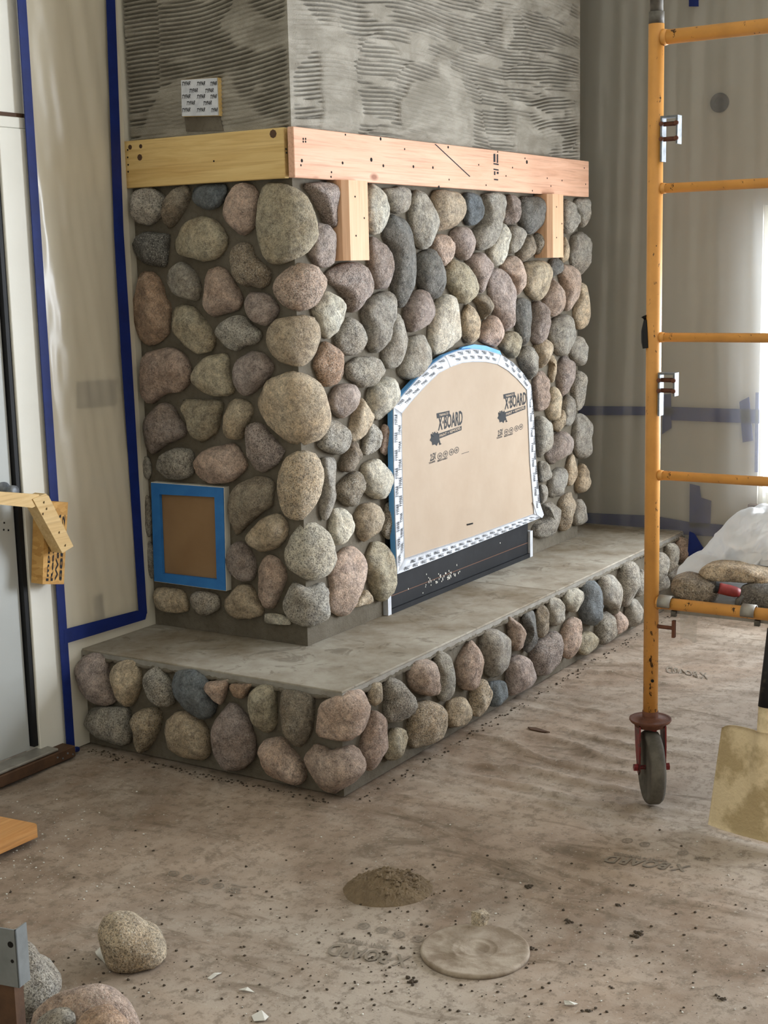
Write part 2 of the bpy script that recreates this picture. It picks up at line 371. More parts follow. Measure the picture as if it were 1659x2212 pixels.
# door, casing, sill
dr = bpy.data.objects.new('door_1', None); COL.objects.link(dr); tag(dr, kind='structure'); WORLD['door_1'] = (0, 0, 0)
box('door_leaf', (-1.42, DD + .012, .05), (-.592, DD + .055, 1.93), M['door'], dr, .002)
box('weather_strip', (-.590, DD - .004, .06), (-.573, DD + .03, 1.93), M['black'], dr)
box('door_casing', (-.572, DD - .012, .03), (-.4515, DD + .15, 1.93), M['wall_white'], dr, .002)
box('door_casing', (-1.45, DD - .010, 1.931), (-.452, DD + .14, 1.962), M['wall_white'], dr, .002)
box('head_shim', (-1.45, DD - .004, 1.963), (-.462, DD + .03, 1.9745), M['sill_wood'], dr)
sl = box('door_sill', (-1.45, DD - .065, .004), (-.475, DD + .011, .040), M['sill_wood'], dr, .003)
box('sill_plate', (-1.45, DD - .058, .0405), (-.54, DD + .010, .050), M['alu'], sl, .003)
obj('screw', *join(*[cyl_vf((-.49 - .022 * i, DD - .0655, .016 + .01 * (i % 2)), (-.49 - .022 * i, DD - .068, .016 + .01 * (i % 2)), .003, n=8) for i in range(4)]), M['steel'], sl)
kn = on(12, 1060, 1, DD)
obj('door_knob', *lathe_vf([(.012, 0), (.026, 0), (.026, .006), (.012, .008), (.012, .03), (.018, .034), (.018, .05), (.006, .052)], (kn[0], DD + .0115, kn[2]), (0, -1, 0), 20), M['steel'], dr, True)
obj('screw_hole', *join(*[cyl_vf((on(x, y, 1, DD)[0], DD + .0118, on(x, y, 1, DD)[2]), (on(x, y, 1, DD)[0], DD + .0108, on(x, y, 1, DD)[2]), .003, n=8) for x, y in ((15, 1130), (14, 1145), (24, 1146))]), M['hole'], dr)

# ================================================================== FIREPLACE
fp = thing('fireplace', 'river stone fireplace with bare mortar chimney and raised stone hearth', 'fireplace')
chim = obj('chimney', *box_vf((0, 0, HH + .012), (WC, DD - .001, ZM + MH)), M['mortar'], fp, center=False)
hearth = obj('hearth', *box_vf((-HA + .006, -HB + .006, 0), (WR - .002, DD - .001, HH - .002)), M['mortar'], fp, center=False)
# scratch coat above the mantel, combed with a notched trowel (real relief)
def comb(s, z, seed):
    wob = .055 * (fbm(s * 1.6 + seed, z * 1.2 + 3, 2) - .5) + .02 * (vn(s * 5 + seed, z * 3) - .5)
    reg = fbm(s * 2.6 + seed * 3, z * 3.6 + 7, 2)
    slope = (np.floor(vn(s * 1.1 + 31 + seed, z * 2.4) * 5) - 2) * .05
    ph = (z + wob + slope * s) / .0135
    tri = .5 + .5 * np.cos(2 * math.pi * ph)
    mask = sstep(.22, .36, reg) * sstep(.24, .40, fbm(s * 4 + seed, z * 40, 2))
    smear = sstep(.54, .60, fbm(s * 4 + 50 + seed, z * 5, 3))
    g = -.018 * (tri ** 3.2) * mask * (1 - .8 * smear)
    crv = np.abs(((s * 1.0 + .35 * np.sin(z * 6 + seed) + .6 * (z - 2)) * 9) % 1 - .5)
    return g + .004 * smear + .003 * (fbm(s * 16, z * 22 + seed, 3) - .5) - .004 * sstep(.035, .0, crv) * sstep(.55, .65, fbm(s * 3 + 8, z * 4 + seed, 2))
zs = np.concatenate([np.arange(ZM + MH - .002, 2.72, .0021), [2.9, 4.199]])
ss = np.arange(0, WC + .001, .0065); S_, Z_ = np.meshgrid(ss, zs, indexing='ij'); Hh = comb(S_, Z_, 1.0)
edge = np.minimum(sstep(0, .03, S_), sstep(WC, WC - .03, S_)); Hh = Hh * edge
def gf(a, b): return [[i * b + j, (i + 1) * b + j, (i + 1) * b + j + 1, i * b + j + 1] for i in range(a - 1) for j in range(b - 1)]
v1 = np.stack([S_, -.012 - Hh - .0, Z_], -1).reshape(-1, 3); f1 = gf(*S_.shape)
s2 = np.arange(0, DD, .0065); S2, Z2 = np.meshgrid(s2, zs, indexing='ij'); H2 = comb(S2 + 4, Z2, 2.3) * sstep(0, .03, S2)
v2 = np.stack([-.0 - .012 - H2, S2 - .012, Z2], -1).reshape(-1, 3); f2 = [q[::-1] for q in gf(*S2.shape)]
v1[:, 0] -= .012 * (1 - sstep(0, .012, v1[:, 0]))
v3 = [(WC, -.012, zs[0]), (WC, -.012, zs[-1]), (WC, DD - .002, zs[-1]), (WC, DD - .002, zs[0])]
obj('scratch_coat', *join((v1, f1), (v2, f2), (v3, [[0, 3, 2, 1]])), M['scratch'], fp, True, center=False)
# mantel boards and corbel blocks
MO = .0357
mb = box('mantel_board', (-MO, .0002, ZM), (-.0130, DD - .001, ZM + MH), M['pine'], fp, .002)
mf = box('mantel_board', (-MO, -MO - .0003, ZM), (WC + MO, -.0130, ZM + MH), M['fir'], fp, .002)
mb['label'] = 'yellow pine mantel board'; mf['label'] = 'weathered pink fir mantel board with nail holes'
def dots(pxs, ax, v, r, dep, m, parent, name):
    e = np.zeros(3); e[ax] = -dep; P = []
    for q in pxs:
        c = on(q[0], q[1], ax, v); P.append(cyl_vf(c + e, c - e * .5, r * (q[2] if len(q) > 2 else 1), n=8))
    return tag(obj(name, *join(*P), m, parent), kind='stuff')
dots([(276, 324), (276, 340), (277, 356), (277, 371), (618, 322), (619, 330), (462, 348)], 0, -MO, .003, .0006, M['hole'], mb, 'nail_hole')
dots([(281, 318, 2), (304, 316, 1.7), (302, 340, 2.6), (590, 289, 3.2)], 0, -MO, .004, .0005, M['sill_wood'], mb, 'knot')
dots([(655, 300), (660, 300), (655, 306), (660, 306), (652, 347, 1.6), (650, 357), (740, 352, 1.4), (746, 291), (802, 345, 2), (828, 358, 1.5), (822, 300, 1.6), (715, 382), (716, 372), (893, 360, 1.5), (935, 362, 1.4), (968, 318, 1.4), (1034, 356), (1050, 400),
      (1075, 328), (1093, 380), (1107, 362), (1138, 350, 2.2), (1134, 342), (1182, 385), (1214, 390), (1262, 363), (1265, 398), (970, 388), (948, 404, 1.6), (874, 322), (1190, 402), (1150, 412)], 1, -MO - .0004, .0034, .0006, M['hole'], mf, 'nail_hole')
obj('stamp', *join(*[spot_prism(p, 1, -MO - .0006, -.0004) for p in ([(1066, 332), (1070, 332), (1070, 350), (1066, 350)], [(1073, 333), (1076, 333), (1076, 352), (1073, 352)], [(1066, 352), (1077, 354), (1077, 357), (1066, 355)],
     [(1066, 364), (1077, 366), (1077, 369), (1066, 367)], [(1067, 370), (1070, 370), (1070, 378), (1067, 378)], [(1073, 371), (1077, 371), (1077, 376), (1073, 376)], [(1067, 386), (1076, 387), (1076, 390), (1067, 389)])]), M['ink'], mf)
obj('pencil_line', *join(spot_prism([(938, 311), (941, 311), (1016, 381), (1014, 382)], 1, -MO - .0006, -.0003)), M['ink'], mf)
for x0, x1, yb in ((747, 798, 562), (1190, 1217, 556)):
    A, B = on(x0, 400, 1, -.072), on(x1, yb, 1, -.072)
    zt = ZM - .0006
    v, f = prism_vf([(A[0], -.054, zt), (A[0] + .016, -.072, zt), (B[0], -.072, zt), (B[0], .0, zt), (A[0], .0, zt)], (0, 0, B[2] - zt))
    o = obj('corbel_block', v, f, M['block'], fp); o['label'] = 'short vertical wood block under mantel'
    obj('nail_hole', *join(*[cyl_vf((A[0] + .05 + .05 * i, -.0722, zt - dz), (A[0] + .05 + .05 * i, -.0728, zt - dz), .0032, n=8) for i, dz in ((0, .05), (1, .115), (0, .17))]), M['hole'], o)
# hearth top: cement boards with a seam, raised rim strip
for nm, lo, hi in (('hearth_slab', (-HA - .004, -HB - .004, HH), (1.052, DD - .001, HH + .0115)), ('hearth_slab', (1.055, -HB - .004, HH), (WR - .002, DD - .001, HH + .0115))):
    box(nm, lo, hi, M['slab'], fp, .0015)
obj('slab_rim', *join(box_vf((-HA - .007, -HB - .0075, HH - .009), (WR - .004, -HB - .0045, HH + .006)), box_vf((-HA - .0075, -HB - .007, HH - .009), (-HA - .0045, DD - .002, HH + .006))), M['alu'], fp)
# rough mortar squeezed out under the slab edge
bead = [(-HA - .006, DD - .01 - q * (DD + HB)) for q in np.linspace(0, 1, 90)] + [(-HA + q * (WR + HA - .01), -HB - .006) for q in np.linspace(.004, 1, 260)]
br = random.Random(9)
obj('mortar_bead', *tube_vf([(x + br.uniform(-.002, .002), y + br.uniform(-.002, .002), HH - .012 + br.uniform(-.003, .002)) for x, y in bead], [br.uniform(.003, .0085) for _ in bead], 7), M['mortar'], fp, True)
# black steel sill of the firebox, with pale jamb strips
ms = box('firebox_sill', (.474, -.010, HH + .0125), (1.548, .03, .60), M['metal_black'], fp)
box('seam_strip', (.476, -.0112, HH + .072), (1.546, -.0102, HH + .0745), M['copper'], ms)
box('sill_flange', (.476, -.020, HH + .0125), (1.546, -.0104, HH + .030), M['metal_black'], ms)
box('jamb_strip', (.452, -.020, HH + .0125), (.4735, .0, HH + .10), M['white_tape'], fp)
box('jamb_strip', (1.5485, -.020, HH + .0125), (1.572, .0, HH + .12), M['white_tape'], fp)
obj('plaster_speck', *join(*[box_vf((x, -.0118, z), (x + .004, -.0104, z + .003 + .006 * random.random())) for x, z in [(random.gauss(.86, .07), HH + .05 + abs(random.gauss(0, .02))) for _ in range(46)] + [(.95, .40), (.60, .38), (1.3, .42), (.7, .345)]]), M['fleck'], ms)

# ------------------------------------------------------------------ the stones, each with its own outline
PAL = dict(g=(160, 157, 149), t=(180, 167, 146), p=(175, 157, 145), u=(157, 146, 141), d=(112, 112, 109), b=(108, 115, 120), o=(164, 157, 138), l=(192, 189, 177), r=(170, 147, 128), n=(138, 129, 115))
def smooth_outline(P, n):
    P = [np.array(p, float) for p in P]; k = len(P); out = []
    for i in range(k):
        a, b, c, d = P[i - 1], P[i], P[(i + 1) % k], P[(i + 2) % k]
        for s in range(6):
            u = s / 6; out.append(.38 * (b * (1 - u) + c * u) + .62 * .5 * ((2 * b) + (c - a) * u + (2 * a - 5 * b + 4 * c - d) * u * u + (3 * b - a - 3 * c + d) * u ** 3))
    out = np.array(out); L = np.r_[0, np.cumsum(np.linalg.norm(np.roll(out, -1, 0) - out, axis=1))]
    cl = np.vstack([out, out[:1]]); t = np.linspace(0, L[-1], n, endpoint=False)
    return np.stack([np.interp(t, L, cl[:, 0]), np.interp(t, L, cl[:, 1])], -1)
def fold(s, z, n, cx, cy, R=.035):
    if s <= -R: return (cx - n, cy - s, z)
    if s >= R: return (cx + s, cy - n, z)
    al = math.pi / 4 + s / R * math.pi / 4
    return (cx + R - (R + n) * math.cos(al), cy + R - (R + n) * math.sin(al), z)
NSEG = 32; PSI = [-48, -22, 0, 16, 30, 43, 55, 66, 77]
def laid_stone(px, cx, cy, e=.014, kind='g', sp=.5, tmax=.046, parent=None, rough=0.):
    pts = []
    for x, y in px:
        L = on(x, y, 0, cx - e); F = on(x, y, 1, cy - e)
        if L[1] >= cy - e: pts.append((-(L[1] - cy), L[2], 0))
        else: pts.append((F[0] - cx, F[2], 1))
    s = np.array([p[0] for p in pts]); side = np.array([p[2] for p in pts])
    poly = smooth_outline([(p[0], p[1]) for p in pts], NSEG)
    c = (poly.max(0) + poly.min(0)) / 2; c = .5 * c + .5 * poly.mean(0)
    hw = (poly[:, 0].max() - poly[:, 0].min()) / 2; hz = (poly[:, 1].max() - poly[:, 1].min()) / 2
    corner = side.min() == 0 and side.max() == 1
    t = min(tmax, .5 * hw if side.max() == 1 and not corner else .8 * hw, .75 * hz)
    if corner: k = .985
    else:
        d = ray(*np.array(px).mean(0)); tan = abs(d[0] / d[1]) if side.max() == 1 else abs(d[1] / d[0])
        k = math.sqrt(max(.62, 1 - (.62 * t * tan / hw) ** 2))
    seed = Vector((c[0] * 31.7, c[1] * 17.3, 4.1)); V, F = [], []
    sz = max(hw, hz)
    rr = random.Random(int(px[0][0] * 7 + px[0][1] * 13)); cuts = []
    for i in range(rr.choice((2, 3, 4, 5))):
        a, b = rr.uniform(0, 6.28), rr.uniform(.15, 1.2); cuts.append((math.cos(a) * math.cos(b), math.sin(a) * math.cos(b), math.sin(b), rr.uniform(.72, .90)))
    def pt(u, w, n):
        x3, y3, z3 = u / hw, w / hz, n / t
        if n > 0:
            for m0, m1, m2, dd in cuts:
                ov = x3 * m0 + y3 * m1 + z3 * m2 - dd
                if ov > 0: x3 -= m0 * ov * .75; y3 -= m1 * ov * .75; z3 -= m2 * ov * .85
            u, w, n = .35 * u + .65 * x3 * hw, .35 * w + .65 * y3 * hz, max(z3, .02) * t
        q = Vector((u / sz * 1.15, w / sz * 1.15, n / sz * 1.3)); f = 1 + (.10 + rough * .12) * mnoise.noise(q * 1.3 + seed) + .075 * mnoise.noise(q * 3.1 + seed) + .03 * mnoise.noise(q * 6.3 + seed) + (.05 * rough) * mnoise.noise(q * 6 + seed)
        g = 1 + .30 * mnoise.noise(q * 1.1 + seed * 2)
        return fold(c[0] + u * k * (1 + (f - 1) * .35), c[1] + w * (1 + (f - 1) * .35), e + n * f * g, cx, cy, .05 if corner else .03)
    for a in PSI:
        a = math.radians(a); r = max(0, math.cos(a)) ** .62; h = t * math.sin(a)
        for q in poly: V.append(pt((q[0] - c[0]) * r, (q[1] - c[1]) * r, h))
    V.append(pt(0, 0, t * 1.01)); m = len(PSI)
    for i in range(m - 1):
        for j in range(NSEG): jj = (j + 1) % NSEG; F.append([i * NSEG + j, i * NSEG + jj, (i + 1) * NSEG + jj, (i + 1) * NSEG + j])
    for j in range(NSEG): F.append([(m - 1) * NSEG + j, (m - 1) * NSEG + (j + 1) % NSEG, len(V) - 1])
    # outline may run either way round: face outward
    a2 = sum(poly[i][0] * poly[(i + 1) % NSEG][1] - poly[(i + 1) % NSEG][0] * poly[i][1] for i in range(NSEG))
    if a2 < 0: F = [q[::-1] for q in F]
    kk = random.uniform(.93, 1.07); col = srgb(*[int(min(255, q * kk)) for q in PAL[kind]])
    return obj('stone', V, F, M['stone'], parent, True, col[:3] + (sp,))
SETS = {}
SETS['A'] = (260, 370, 3.318, '''
gs 205,115 280,135 322,190 315,280 270,360 195,395 120,360 85,275 95,190 140,135
n 470,97 500,130 495,210 440,310 380,390 340,410 315,370 320,280 350,190 410,120
b 545,110 640,92 740,95 765,130 740,210 690,265 610,278 550,245 513,185 520,135
p 900,82 960,105 995,160 985,280 965,400 900,460 840,445 775,370 750,280 770,180 830,105
o 1060,85 1170,75 1250,95 1330,180 1390,300 1408,390 1380,510 1310,610 1250,640 1160,675 1110,675 1040,620 995,480 985,380 1000,230 1025,120
us 1320,85 1450,75 1540,95 1570,180 1575,330 1565,400 1525,420 1480,380 1430,280 1370,180 1310,110
u 1410,370 1470,380 1510,430 1535,510 1550,580 1520,650 1460,695 1400,670 1355,600 1360,520 1385,420
ds 180,430 290,440 350,455 345,540 335,620 320,685 230,680 160,660 105,600 85,530 120,470
o 590,322 680,345 740,410 770,480 755,560 700,630 600,650 520,625 430,605 388,560 390,490 430,420 500,350
ns 885,505 930,525 950,590 1000,640 1060,690 1082,740 1060,820 1000,838 940,815 895,832 850,780 810,700 793,610 815,545
ps 1290,655 1380,675 1440,740 1455,820 1425,910 1350,985 1260,1005 1180,975 1120,900 1102,820 1140,740 1210,680
r 170,720 250,730 300,800 330,900 365,960 355,1080 350,1170 280,1230 195,1245 130,1200 105,1100 108,950 112,820 130,745
g 440,648 500,680 550,750 580,830 570,900 545,930 470,915 390,880 345,810 338,750 375,690
p 700,682 750,690 800,770 860,860 885,920 860,990 780,1020 670,1050 635,1020 597,945 608,860 610,780 640,705
u 930,868 1030,870 1090,900 1140,985 1110,1060 1055,1112 980,1080 910,1010 898,930
o 440,950 520,970 590,1050 650,1130 685,1210 660,1290 580,1312 500,1270 430,1190 380,1110 362,1030 390,970
gs 830,1030 900,1045 950,1100 1010,1150 1015,1200 960,1245 900,1255 840,1290 770,1260 710,1190 705,1130 750,1070
t 1320,1027 1370,1050 1395,1120 1408,1200 1395,1300 1330,1395 1240,1400 1150,1360 1090,1300 1058,1210 1075,1120 1130,1055 1230,1040
p 200,1290 330,1265 430,1268 480,1320 505,1410 500,1510 440,1590 350,1590 280,1620 240,1675 190,1655 160,1560 158,1440 165,1340
o 740,1300 780,1325 775,1400 800,1500 820,1570 780,1610 680,1612 600,1580 530,1510 520,1450 550,1390 620,1325
u 940,1287 1010,1300 1080,1350 1108,1400 1080,1460 1010,1540 920,1608 850,1570 822,1500 820,1420 850,1340
l 1460,855 1520,880 1590,930 1590,990 1560,1090 1520,1170 1490,1205 1430,1150 1400,1060 1370,990 1400,940
rs 1470,1220 1530,1250 1580,1310 1600,1420 1590,1490 1530,1530 1465,1548 1420,1480 1380,1390 1400,1330 1430,1260
t 1145,1460 1294,1437 1394,1493 1450,1593 1467,1709 1453,1825 1394,1925 1294,1968 1178,1925 1062,1825 995,1725 979,1659 1002,1576 1062,1493
''')
SETS['B'] = (260, 840, 3.318, '''
u 320,90 380,125 430,210 475,290 455,350 350,390 290,430 235,472 180,420 160,310 170,230 240,140
o 445,80 580,75 700,80 738,100 725,200 690,320 640,350 585,390 540,350 490,230 455,150
t 820,70 900,78 940,110 955,170 920,240 885,300 880,355 800,365 760,320 742,220 760,120
us 960,238 1010,255 1070,320 1130,390 1180,450 1150,510 1090,560 1030,598 960,575 925,480 910,380 897,290 915,255
gs 400,420 490,430 525,470 520,540 525,610 490,640 400,652 320,640 265,580 265,540 300,470
p 790,388 840,400 870,460 912,540 900,590 850,630 790,670 680,682 600,660 555,600 538,520 580,450 660,410 730,405
n 970,625 1060,640 1110,690 1095,740 1095,840 1030,880 970,930 900,990 835,1050 800,960 778,850 800,750 860,670
ts 1330,440 1390,470 1425,560 1432,640 1410,760 1360,890 1280,955 1210,930 1155,830 1135,700 1145,590 1190,490 1260,450
t 1120,893 1180,930 1205,1000 1185,1080 1120,1145 1000,1170 940,1130 912,1070 945,1010 1020,930
ls 1400,960 1470,1020 1510,1120 1515,1220 1480,1320 1380,1378 1290,1360 1210,1280 1187,1180 1205,1080 1260,1000 1330,975
u 850,1090 900,1120 950,1180 975,1260 965,1360 890,1378 820,1330 770,1270 765,1200 790,1120
p 1070,1185 1130,1210 1180,1290 1190,1370 1150,1470 1100,1565 1050,1560 1000,1470 988,1380 1000,1270 1030,1210
t 260,1425 360,1425 440,1445 470,1490 490,1580 450,1603 350,1600 270,1570 235,1490
gs 540,1450 640,1455 700,1480 718,1540 700,1590 620,1625 550,1605 498,1550 500,1490
t 860,1400 930,1405 970,1480 1020,1570 1028,1620 950,1645 850,1645 770,1620 735,1560 760,1500 810,1450
gs 1240,1390 1290,1405 1360,1425 1440,1392 1470,1410 1480,1520 1465,1620 1410,1690 1330,1720 1240,1660 1180,1560 1190,1480
l 1035,1610 1130,1612 1210,1650 1222,1690 1120,1688 1035,1675
g 170,490 205,500 220,580 210,640 190,650 165,600
g 185,760 215,800 225,930 225,1055 185,1050 170,930
g 200,1090 230,1120 240,1250 240,1350 205,1350 190,1220
''')
SETS['C'] = (640, 370, 4.1475, '''
l 650,110 700,120 770,200 820,320 815,450 760,550 700,570 655,560 600,450 605,250
g 760,165 800,150 860,150 940,130 1000,150 1025,190 1010,280 960,370 900,385 830,340 800,270 770,220
g 1060,165 1120,185 1180,260 1230,370 1245,460 1225,570 1190,660 1140,705 1080,680 1030,590 1000,450 1000,330 1025,230
t 1240,165 1330,165 1430,190 1490,270 1500,340 1470,420 1390,500 1300,535 1250,530 1215,440 1200,330 1200,230
b 1500,195 1580,190 1640,230 1655,330 1640,440 1600,480 1530,490 1500,440 1510,380 1490,280
d 850,385 920,400 1000,450 1035,560 1060,720 1055,860 1030,1030 980,1130 920,1240 880,1180 850,1050 855,850 830,700 790,620 760,560 800,470
u 665,580 720,600 790,660 840,770 848,880 830,1050 770,1055 690,1055 660,950 640,820 645,680
p 1240,570 1330,570 1385,620 1395,690 1360,790 1310,850 1250,790 1210,690 1215,610
u 1420,505 1500,500 1560,560 1580,640 1560,720 1510,800 1460,780 1410,720 1370,620 1375,545
d 1090,740 1190,695 1250,740 1300,840 1320,960 1300,1080 1240,1150 1180,1110 1100,1060 1060,960 1065,830
o 1370,790 1430,790 1500,840 1560,930 1590,1040 1570,1130 1510,1190 1440,1160 1380,1080 1330,970 1325,880
u 1130,1050 1190,1070 1230,1140 1225,1260 1160,1370 1080,1420 1010,1445 960,1360 960,1250 990,1160 1050,1080
l 1310,1105 1380,1110 1440,1180 1470,1290 1480,1390 1450,1490 1370,1570 1280,1640 1220,1650 1180,1560 1180,1420 1210,1280 1250,1170
us 290,880 400,825 530,810 610,850 650,930 668,1030 640,1120 570,1190 520,1260 480,1265 450,1220 430,1130 370,1050 280,1000 255,930
g 730,1090 810,1065 860,1100 880,1200 850,1300 800,1370 770,1450 770,1560 700,1635 640,1590 610,1490 610,1380 570,1280 600,1200 660,1130
g 860,1280 900,1270 940,1370 960,1500 940,1650 880,1750 810,1780 780,1710 760,1640 790,1540 800,1440 820,1360
gs 430,1310 490,1315 560,1370 605,1450 610,1530 570,1610 500,1650 410,1640 350,1560 340,1470 380,1380
g 1100,1465 1160,1470 1195,1540 1200,1630 1150,1720 1070,1830 1010,1875 940,1850 905,1790 930,1700 960,1600 1000,1500
gs 540,1670 640,1655 740,1680 785,1750 780,1800 700,1870 640,1930 570,1950 510,1890 450,1850 430,1790 450,1720
t 1530,1190 1570,1210 1620,1310 1635,1390 1600,1490 1540,1550 1500,1510 1480,1400 1485,1280
''')
SETS['D'] = (900, 370, 4.1475, '''
g 600,200 780,205 790,290 750,400 700,480 670,590 620,690 540,715 495,650 490,540 560,470 600,330
u 810,205 870,215 925,310 900,380 880,460 830,480 780,450 770,380 800,290
d 930,235 1020,220 1110,240 1165,310 1170,400 1110,480 1030,560 960,550 910,470 900,370
l 740,460 790,510 820,590 810,680 760,790 710,850 650,820 620,720 650,650 690,560
g 820,490 900,480 965,550 945,630 880,710 815,745 800,660 820,590 800,530
n 960,590 1020,570 1060,620 1060,690 1010,760 940,815 900,770 890,720 920,650
gs 1080,540 1130,520 1175,570 1185,650 1180,760 1100,765 1050,720 1045,630 1060,570
g 1320,250 1380,300 1440,400 1430,480 1370,550 1325,555 1290,450 1290,320
g 1420,250 1535,245 1530,380 1500,480 1465,510 1440,400 1410,320
u 500,740 580,725 630,780 650,880 635,970 600,1085 540,1060 500,960 450,870 430,800
p 780,800 850,755 900,770 935,850 945,950 920,1060 880,1125 840,1060 810,960 760,900 740,850
t 960,825 1060,800 1160,810 1185,880 1185,1000 1130,1110 1060,1160 990,1110 950,1040 945,940
d 1200,790 1260,780 1300,830 1295,890 1240,930 1205,950 1180,900 1185,840
t 1320,590 1360,620 1365,680 1345,790 1305,825 1290,760 1305,680
g 1390,580 1470,540 1530,590 1535,700 1510,830 1470,930 1420,900 1380,840 1360,740 1380,650
p 1310,835 1390,850 1440,930 1455,1040 1420,1150 1350,1255 1315,1230 1300,1120 1280,990 1260,900
u 700,865 760,890 820,1000 850,1100 870,1230 850,1350 780,1435 740,1380 680,1260 640,1110 635,980 660,890
p 1200,960 1240,955 1285,1030 1300,1150 1285,1250 1220,1305 1160,1270 1120,1170 1150,1080
t 1450,1000 1500,1010 1530,1140 1530,1290 1490,1400 1440,1425 1410,1330 1400,1240 1440,1130
n 510,1110 590,1100 640,1150 675,1230 660,1280 610,1330 580,1270 550,1200 500,1150
d 900,1140 970,1135 1020,1190 1030,1280 1000,1400 1010,1490 940,1560 900,1500 880,1380 870,1250
u 1050,1170 1110,1180 1150,1270 1190,1360 1160,1430 1110,1530 1060,1560 1020,1510 1030,1400 1035,1260
g 1220,1320 1310,1275 1400,1340 1425,1440 1400,1540 1300,1660 1240,1630 1190,1540 1180,1420
p 600,1350 680,1290 740,1350 755,1420 750,1500 715,1580 640,1560 550,1520 570,1430
o 760,1460 850,1430 910,1480 920,1570 885,1680 800,1640 740,1580 740,1510
t 1130,1470 1190,1510 1200,1600 1160,1700 1090,1770 1070,1680 1040,1600 1060,1540
g 1400,1480 1460,1480 1500,1560 1500,1670 1460,1745 1400,1700 1360,1620 1370,1540
gs 940,1580 990,1560 1050,1620 1080,1720 1070,1820 1030,1870 980,1810 920,1740 895,1660
t 1200,1640 1245,1660 1250,1740 1240,1850 1205,1895 1190,1830 1205,1730 1180,1690
u 1300,1670 1350,1650 1390,1720 1395,1830 1350,1940 1295,2030 1260,1930 1250,1830 1260,1740
''')
SETS['E'] = (1000, 720, 4.4233, '''
gs 1080,360 1140,370 1165,440 1160,600 1130,720 1090,745 1050,660 1035,540 1050,430
p 700,380 760,355 805,390 815,470 790,560 800,650 770,730 700,745 680,640 665,520 670,430
t 830,540 880,505 915,540 935,640 900,780 860,840 810,800 785,730 810,650
g 960,650 1000,580 1040,620 1060,720 1050,820 1010,885 960,880 955,780 945,710
t 900,790 940,725 960,770 950,900 910,945 860,910 850,860
g 1080,780 1140,765 1190,830 1200,1000 1195,1140 1150,1200 1080,1170 1040,1060 1045,920
g 700,800 750,790 830,860 858,950 820,1060 770,1150 730,1195 710,1100 700,950
u 890,960 960,930 1010,990 1030,1080 1000,1150 920,1200 850,1255 800,1210 785,1150 830,1060
t 1010,1190 1050,1160 1085,1210 1085,1310 1040,1430 1000,1460 985,1380 990,1270
t 1130,1240 1185,1300 1195,1400 1160,1500 1100,1535 1070,1490 1085,1380
g 730,1230 760,1220 820,1280 830,1340 800,1410 740,1420 730,1320
g 850,1330 930,1275 985,1330 990,1390 930,1480 900,1560 830,1570 805,1520 810,1420
g 745,1450 790,1450 805,1510 800,1580 760,1630 745,1560
gs 770,1640 860,1605 910,1660 918,1750 880,1880 790,1950 680,1950 650,1890 690,1820 780,1760
ts 960,1550 1050,1510 1062,1570 1030,1700 990,1860 930,1895 905,1830 920,1720 910,1620
g 1080,1590 1130,1580 1160,1650 1160,1790 1110,1835 1050,1830 1040,1740 1060,1640
''')
SETS['F'] = (660, 820, 3.95, '''
u 250,60 340,30 410,40 440,120 410,230 320,335 250,300 205,230 203,150
t 460,150 530,210 558,290 540,390 480,490 400,530 365,490 380,400 410,280
l 530,80 600,20 700,-30 780,0 812,60 780,150 720,230 670,320 610,352 560,300 520,200
gs 190,345 280,350 340,400 358,490 330,600 280,640 180,620 105,580 110,500 150,400
gs 560,370 620,410 635,480 600,590 540,640 485,640 490,520 520,420
p 660,380 720,410 742,490 720,600 680,650 640,620 650,500
n 370,550 440,525 472,580 465,660 420,730 360,790 295,780 290,720 330,640
l 490,730 560,680 620,675 680,760 738,870 720,960 660,1020 590,1015 500,970 485,870 470,790
ns 330,840 430,775 480,810 497,880 450,980 410,1080 330,1070 260,1010 245,950 290,880
g 150,665 255,670 250,740 235,840 215,930 230,1040 200,1140 155,1210 125,1140 140,1020 150,920 140,800
l 240,1105 310,1090 370,1140 402,1220 380,1310 300,1400 240,1415 210,1340 205,1250 220,1160
t 470,1070 560,1045 630,1070 655,1140 630,1260 560,1340 490,1388 450,1340 430,1250 415,1160
gs 690,1060 720,1038 760,1080 775,1160 775,1280 740,1350 690,1365 655,1310 670,1190
p 330,1440 400,1415 460,1460 490,1570 485,1680 430,1790 370,1890 350,1990 290,2030 200,1990 190,1900 210,1780 195,1650 230,1520
o 570,1380 640,1385 700,1460 740,1580 735,1760 700,1850 640,1900 590,1860 550,1760 520,1640 510,1510
t 480,1830 515,1790 560,1840 585,1890 550,1910 460,1935 405,1945 440,1890
''')
